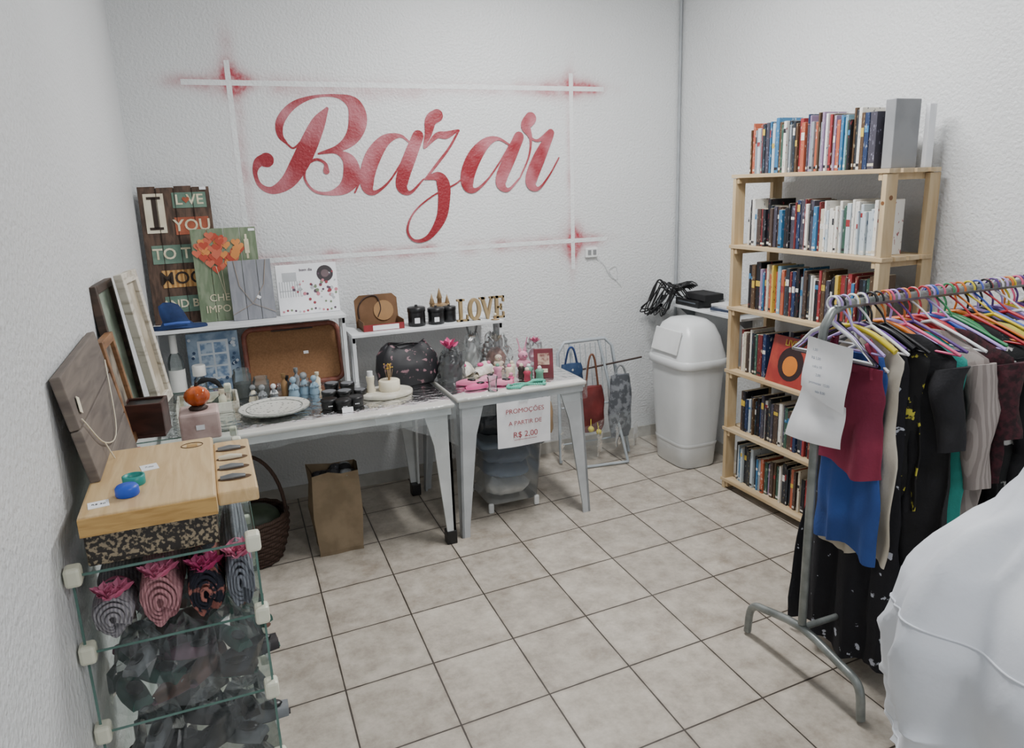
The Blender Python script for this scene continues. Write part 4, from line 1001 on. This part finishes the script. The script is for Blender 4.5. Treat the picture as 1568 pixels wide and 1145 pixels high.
def garment(name,x,hem,wsh,whem,m_,hk='black',yc=1.74,zt=1.215,sleeve=0,sm=None,th=.022,ph=0,amp=.014,tank=False,neck=.06,fw=48,tilt=0,sw=.045):
    b=B(); hm=hang[hk]
    hook(b,x,yc,zt,hm)
    hw=min(wsh,.19)
    b.tube([(x,yc,zt+.02),(x,yc-hw*.5,zt-.01),(x,yc-hw,zt-.045)],[.006,.006,.005],hm,8,sub=3); b.tube([(x,yc,zt+.02),(x,yc+hw*.5,zt-.01),(x,yc+hw,zt-.045)],[.006,.006,.005],hm,8,sub=3)
    b.tube([(x,yc-hw,zt-.045),(x,yc+hw,zt-.05)],.004,hm,6)
    n=52; rings=[]; NL=30
    ztop=zt-.005
    for k in range(NL+1):
        v=k/NL
        if tank:
            w=wsh+(whem-wsh)*v; z=ztop-.10+(hem-(ztop-.10))*v
        else:
            if v<.14:
                q=v/.14; w=neck+(wsh-neck)*q; z=ztop-.065*q**1.2
            else:
                q=(v-.14)/.86; w=wsh+(whem-wsh)*q**.8+ -.02*sin(pi*min(1,q*2))*(1 if whem>=wsh else .5); z=ztop-.065+(hem-ztop+.065)*q
        t=th*(.35+.65*min(1,v*4)); ring=[]
        w+=.014*noise.noise(V(v*4,ph,1.3))
        for i in range(n):
            a=2*pi*i/n; y=w*sin(a)
            xx=t*cos(a)*(1-.25*abs(sin(a)))
            fold=amp*min(1,v*1.8)*(sin(y*fw+ph+v*1.5)+.5*sin(y*fw*1.9+ph*2.3-v*2))+.014*noise.noise(V(y*14,z*9,ph))
            zz=z+(.018*sin(y*22+ph)*v**3)
            if tank and k==0: zz=z-.03*cos(y/w*pi)*.5
            ring.append(V(x+xx+fold+tilt*v,yc+y,zz))
        rings.append(ring)
    b.loft(rings,m_,True,False)
    if tank:
        for s in(-1,1):
            b.tube([(x,yc+s*wsh*.75,ztop-.12),(x,yc+s*wsh*.62,ztop-.05),(x,yc+s*wsh*.5,ztop-.01),(x+.012,yc+s*wsh*.62,ztop-.06),(x+.012,yc+s*wsh*.7,ztop-.12)],.016,m_,8,sub=4,flat=.3)
    if sleeve:
        for s in(-1,1):
            rg=[]
            for k in range(12):
                t=k/11; cy_=yc+s*(wsh-.035+.05*t+.008*sin(t*6+ph)); cz=ztop-.085-sleeve*t; r_=sw*(1-.25*t)
                rg.append([V(x+.8*r_*cos(a)+.008*sin(k*.8+ph)+tilt*.3*t-.02*t,cy_+r_*.8*sin(a)*(1+.12*sin(3*a+k)),cz+.25*r_*sin(a)*s) for a in [2*pi*i/20 for i in range(20)]])
            b.loft(rg,sm or m_)
    return b.obj(name)
F=lambda n,c1,c2=None,kind='noise',sc=6,lo=.4,hi=.6,st=(1,1,1):mat('fab_'+n,c1,c2,kind=kind,scale=sc,rough=.85,bump=.15,bscale=140,lo=lo,hi=hi,stretch=st)
maroon=F('maroon','862A44','72203A'); blue=F('blue','2E5096','264482'); blk=F('black','131316','0A0A0C'); blk2=F('black2','1B1B20','111115')
yel=F('yellow_print','CCC34A','1A1A1C',sc=24,lo=.57,hi=.60); yellow=F('yellow','D2CB55','BDB547'); turq=F('turquoise','2A938A','1E786F')
greyst=F('grey_stripe','A39A96','8A817E',kind='stripe',sc=22,st=(1,1,0)); wine=F('wine_lace','421822','210E14',sc=60); creamf=F('cream','CCC5B6','B6AE9E')
polka=F('polka','D8D8D8','101012',kind='spots',sc=38,lo=.24,hi=.27); leaf=F('leaf','C4C6C4','16181A',sc=16,lo=.55,hi=.58); whitef=F('white','CFCFD1','BBBBBF'); purple=F('purple','352A48','251C34'); nv=F('navy','1C2438','121828'); pinkf=F('pinkfab','C08498','A87088'); redf=F('red','7E2228','661C20'); floral=F('floral','B86070','141416',sc=26,lo=.58,hi=.6); hearts=F('heart_print','B8BCC8','101018',sc=20,lo=.66,hi=.68)
G=[('hanging_tank_top',1.835,.78,.125,.145,maroon,'lilac',dict(tank=True,yc=1.70,amp=.012,fw=40)),
('hanging_blue_skirt',1.868,.49,.115,.135,blue,'white',dict(yc=1.70,zt=1.16,amp=.012,fw=44,neck=.1)),
('hanging_blouse',1.905,.47,.14,.145,creamf,'white',dict(yc=1.69)),
('hanging_dress',1.945,.06,.17,.23,hearts,'black',dict(amp=.022,yc=1.75,th=.03)),
('hanging_print_shirt',1.975,.66,.165,.17,yel,'black',dict(yc=1.70)),
('hanging_black_dress',2.02,.12,.19,.24,blk2,'pink',dict(sleeve=.24,amp=.024,yc=1.66,sw=.06,th=.03)),
('hanging_turquoise_blouse',2.075,.56,.20,.22,turq,'purple',dict(yc=1.68)),
('hanging_striped_shirt',2.13,.60,.21,.23,greyst,'white',dict(sleeve=.38,yc=1.66,sw=.06)),
('hanging_lace_blouse',2.20,.74,.22,.23,wine,'lilac',dict(sleeve=.22,yc=1.65,sw=.065)),
('hanging_long_dress',2.25,.10,.2,.25,blk,'green',dict(sleeve=.2,amp=.022,yc=1.68,th=.03)),
('hanging_leaf_dress',2.31,.16,.2,.25,leaf,'red',dict(amp=.02,yc=1.66)),
('hanging_black_shirt',2.345,.6,.21,.23,blk2,'orange',dict(sleeve=.3,yc=1.66,sw=.055)),
('hanging_yellow_shirt',2.39,.66,.22,.24,yellow,'yellow',dict(sleeve=.20,yc=1.64,sw=.055)),
('hanging_floral_dress',2.43,.2,.2,.25,floral,'blue',dict(amp=.02,yc=1.67)),
('hanging_polka_blouse',2.475,.55,.21,.25,polka,'red',dict(sleeve=.16,yc=1.65)),
('hanging_cardigan',2.53,.48,.23,.25,whitef,'white',dict(sleeve=.40,yc=1.64,sw=.055)),
('hanging_purple_shirt',2.58,.42,.22,.24,purple,'orange',dict(sleeve=.2)),
('hanging_red_shirt',2.63,.5,.22,.24,redf,'pink',dict(sleeve=.2)),
('hanging_navy_dress',2.69,.15,.22,.26,nv,'black',dict(sleeve=.2,amp=.02))]
for i,(n_,x,hem,a,c_,m_,hk,kw) in enumerate(G):
    garment(n_,x,hem,a,c_,m_,hk,ph=i*1.7,**kw)
b=B(); random.seed(17)
for i,(dz,k) in enumerate(((0,'white'),(-.005,'lilac'),(-.012,'black'))):
    x=1.79+.012*i
    hook(b,x,1.74,1.23,hang[k])
    b.tube([(x,1.74,1.25),(x,1.66,1.215+dz),(x,1.57,1.15+dz),(x,1.90,1.14+dz),(x,1.82,1.21+dz),(x,1.74,1.25)],.006,hang[k],8)
hk_=[k for k in hang if k!='white']
for i in range(20):
    x=1.87+i*.043+random.uniform(-.01,.01); k=random.choice(hk_); hook(b,x,1.74+random.uniform(-.015,.015),1.22,hang[k])
    b.tube([(x,1.74,1.235),(x+.01,1.66,1.215),(x+.015,1.58,1.175)],[.007,.009,.010],hang[k],8,sub=3); b.tube([(x,1.74,1.235),(x-.01,1.82,1.215),(x-.01,1.90,1.17)],[.006,.008,.008],hang[k],8,sub=3)
b.obj('bare_hangers',E)
b=B(); OY=-.075
def sheet(p00,p10,p01,p11,bul,x):
    def f(u,v):
        y=(p00[0]*(1-u)+p10[0]*u)*(1-v)+(p01[0]*(1-u)+p11[0]*u)*v; z=(p00[1]*(1-u)+p10[1]*u)*(1-v)+(p01[1]*(1-u)+p11[1]*u)*v
        return V(x-bul*sin(pi*u)*(.4+.6*v)+.004*sin(v*6),y+OY,z)
    b.grid(f,12,12,paper)
sheet((1.835,1.215),(1.655,1.205),(1.85,1.05),(1.672,1.0),.012,1.715)
sheet((1.85,1.06),(1.672,1.02),(1.915,.865),(1.68,.885),.016,1.722)
inkb=mat('ink_blue','8A94A8')
for i in range(6):
    R=Matrix(((0,0,-1,0),(-1,0,0,0),(0,1,0,0),(0,0,0,1)))
    b.text(['1,00','R$ 5,00','calca 10','2,00','promocao  15,00','saia 8,00'][i],.012,(1.699,1.785-.006*i+OY,1.18-.026*i),inkb,ext=.0002,R=R)
b.obj('price_paper',E)

# ------------------------------------------------------------------ person (partly out of frame, bending over)
P=empty('person_in_white_coat')
coat=mat('white_coat_fabric','E0E4EA','D4D8E0',scale=4,rough=.8,bump=.15,bscale=30); skin=mat('skin','B98468','A87458',rough=.5); trous=mat('light_trousers','C9CDD4','B9BDC6',rough=.8); hair=mat('dark_hair','1E1612','120C0A',rough=.5)
def skinmesh(name,vs,es,rad,m_,sub=2):
    me=bpy.data.meshes.new(name); me.from_pydata(vs,es,[]); o=bpy.data.objects.new(name,me); COL.objects.link(o); o.parent=P
    md=o.modifiers.new('skin','SKIN'); md.use_smooth_shade=True
    for i,sv in enumerate(me.skin_vertices[0].data):
        r_=rad[i]; sv.radius=(r_,r_) if not isinstance(r_,tuple) else r_; sv.use_root=(i==0)
    s_=o.modifiers.new('sub','SUBSURF'); s_.levels=sub; s_.render_levels=sub
    me.materials.append(m_); return o
hip=V(1.19,.83,.90); neckp=V(1.66,.77,1.33)
skinmesh('body',[hip,(1.34,.82,1.03),(1.50,.80,1.19),(1.62,.78,1.29),(1.69,.77,1.36),(1.74,.77,1.41)],[(0,1),(1,2),(2,3),(3,4),(4,5)],[.09,.08,.09,.08,.05,.05],skin)
for s,nm in((-1,'leg_right'),(1,'leg_left')):
    y=.83+s*.09
    skinmesh(nm,[(1.19,y,.86),(1.20,y+.01*s,.47),(1.16,y+.015*s,.10)],[(0,1),(1,2)],[.095,.068,.05],trous)
    b=B(); b.loft([[V(1.23+px,y+.015*s+py,zz) for px,py in [(.12*cos(a),.042*sin(a)) for a in [2*pi*i/20 for i in range(20)]]] for zz in(0,.03)]+[[V(1.19+.07*cos(a),y+.015*s+.038*sin(a),.08) for a in [2*pi*i/20 for i in range(20)]]],mat('shoe_white','D0D0D0')); b.obj('shoe_'+nm,P)
b=B()
path=[(V(1.225,.84,.60),.195,.235),(V(1.21,.84,.70),.190,.235),(V(1.185,.838,.80),.172,.215),(V(1.215,.835,.90),.140,.19),(V(1.31,.825,1.01),.115,.16),(V(1.415,.81,1.11),.112,.155),(V(1.51,.80,1.19),.12,.165),(V(1.585,.79,1.26),.11,.16),(V(1.64,.78,1.31),.075,.11),(V(1.665,.777,1.335),.055,.065)]
C_=cat([p_[0] for p_ in path],8); RA=cat([V(p_[1],p_[2],0) for p_ in path],8); rings=[]
for i,c_ in enumerate(C_):
    t=(C_[min(i+1,len(C_)-1)]-C_[max(i-1,0)]).normalized()
    ey=V(0,1,0); ey=(ey-t*ey.dot(t)).normalized(); ex=ey.cross(t)
    f_=1-i/(len(C_)-1); ring=[]; s_=i/(len(C_)-1)
    for k in range(110):
        a=2*pi*k/110
        dd=.016*f_*sin(5*a+s_*4)+.010*sin(9*a+s_*7)*f_+.04*noise.noise(V(cos(a)*2.2,sin(a)*2.2,s_*5))
        rg_=1-abs(noise.noise(V(cos(a)*2.5+s_*6,sin(a)*2.5,s_*9+3)))*2
        dd+=.014*max(0,rg_)**3-.006
        ring.append(c_+ex*cos(a)*(RA[i].x+dd)+ey*sin(a)*(RA[i].y+dd))
    rings.append(ring)
b.loft(rings,coat,False,False)
b.tube([p_ for p_ in rings[1]],.0025,coat,6,True)
cen=C_[19]; b.tube([cen+(p_-cen)*1.003 for p_ in rings[19]],.0025,coat,6,True)
b.tube([V(neckp.x+.02+.06*cos(a),neckp.y+.07*sin(a),neckp.z+.01+.03*cos(a)*-1) for a in [2*pi*i/20 for i in range(20)]],.014,coat,8,True)
b.obj('coat',P)
for s,nm in((-1,'right'),(1,'left')):
    sh=V(1.60,.79+s*.12,1.26); el=V(1.72,.80+s*.13,1.02); wr=V(1.88,.80+s*.08,1.08)
    skinmesh('sleeve_'+nm,[sh,(sh+el)/2,el,(el+wr)/2,wr],[(0,1),(1,2),(2,3),(3,4)],[.062,.056,.05,.046,.04],coat)
    hd=V(1.96,.80+s*.07,1.11)
    vs=[wr+V(.0,0,0),hd]; es=[(0,1)]; rad=[.024,(.022,.034)]
    for k in range(4):
        b0=hd+V(.01,(k-1.5)*.018,0); i0=len(vs); Lf=[.034,.038,.036,.028][k]
        vs+=[b0+V(.02,0,.0),b0+V(.02+Lf,0,-.008),b0+V(.02+Lf*1.5,0,-.03),b0+V(.02+Lf*1.6,0,-.05)]; es+=[(1,i0),(i0,i0+1),(i0+1,i0+2),(i0+2,i0+3)]; rad+=[.009,.009,.008,.007]
    i0=len(vs); vs+=[wr+V(.04,-s*.035,-.01),wr+V(.075,-s*.05,-.02),wr+V(.10,-s*.048,-.03)]; es+=[(0,i0),(i0,i0+1),(i0+1,i0+2)]; rad+=[.012,.010,.008]
    skinmesh('hand_'+nm,vs,es,rad,skin)
b=B(); hc_=V(1.80,.77,1.46); Rh=Matrix.Rotation(.45,4,'Y')
rings=[]
for k in range(17):
    a=-pi/2+pi*k/16; q=max(.03,cos(a)); z=.115*sin(a)
    jaw=1-.25*max(0,-sin(a))
    rings.append([hc_+(Rh@V(.095*q*cos(t)*(jaw if cos(t)<0 else 1)+(.006 if cos(t)>.9 and abs(z)<.03 else 0),.075*q*sin(t)*jaw,z)) for t in [2*pi*i/24 for i in range(24)]])
b.loft(rings,skin)
T=lambda x,y,z:hc_+(Rh@V(x,y,z))
b.tube([T(.09,0,.025),T(.108,0,-.005),T(.112,0,-.022),T(.092,0,-.03)],[.007,.009,.012,.008],skin,8)
for s in(-1,1):
    b.ball(T(.083,s*.03,.012),.012,white,10); b.ball(T(.094,s*.03,.012),.005,darkw,8); b.tube([T(.09,s*.015,.032),T(.09,s*.045,.032)],.003,hair,6)
    b.tube([T(0,s*.075,.02),T(-.012,s*.086,.01),T(-.008,s*.084,-.015),T(.004,s*.075,-.025)],.008,skin,8)
b.tube([T(.09,-.022,-.055),T(.096,0,-.057),T(.09,.022,-.055)],.005,mat('lips','9A5048'),6)
b.obj('head',P)
b=B(); rings=[]
for k in range(12):
    a=-.25+(pi/2+.25)*k/11; q=max(.03,cos(a))
    rings.append([hc_+(Rh@V(-.012+.106*q*cos(t)*(1 if cos(t)<.3 else .86),.086*q*sin(t),.01+.118*sin(a)+(.03 if cos(t)>.3 and k<4 else 0))) for t in [2*pi*i/28 for i in range(28)]])
b.loft(rings,hair); b.ball(T(-.11,0,.02),.04,hair,12); b.obj('hair',P)
P.location=(.125,-.045,-.0)

# ------------------------------------------------------------------ camera
X=V(0.923,0.1225,-0.364).normalized(); Y=V(-0.3825,0.2118,-0.8993); Y=(Y-X*Y.dot(X)).normalized(); Z=X.cross(Y)
R=Matrix((X,Y,Z))
cam=bpy.data.cameras.new('camera'); co=bpy.data.objects.new('camera',cam); COL.objects.link(co)
co.matrix_world=Matrix.Translation((0,0,1.7))@R.to_4x4()
cam.lens=36*1138/1568; cam.sensor_width=36; cam.shift_y=-4.3/1568; cam.clip_start=.02
bpy.context.scene.camera=co
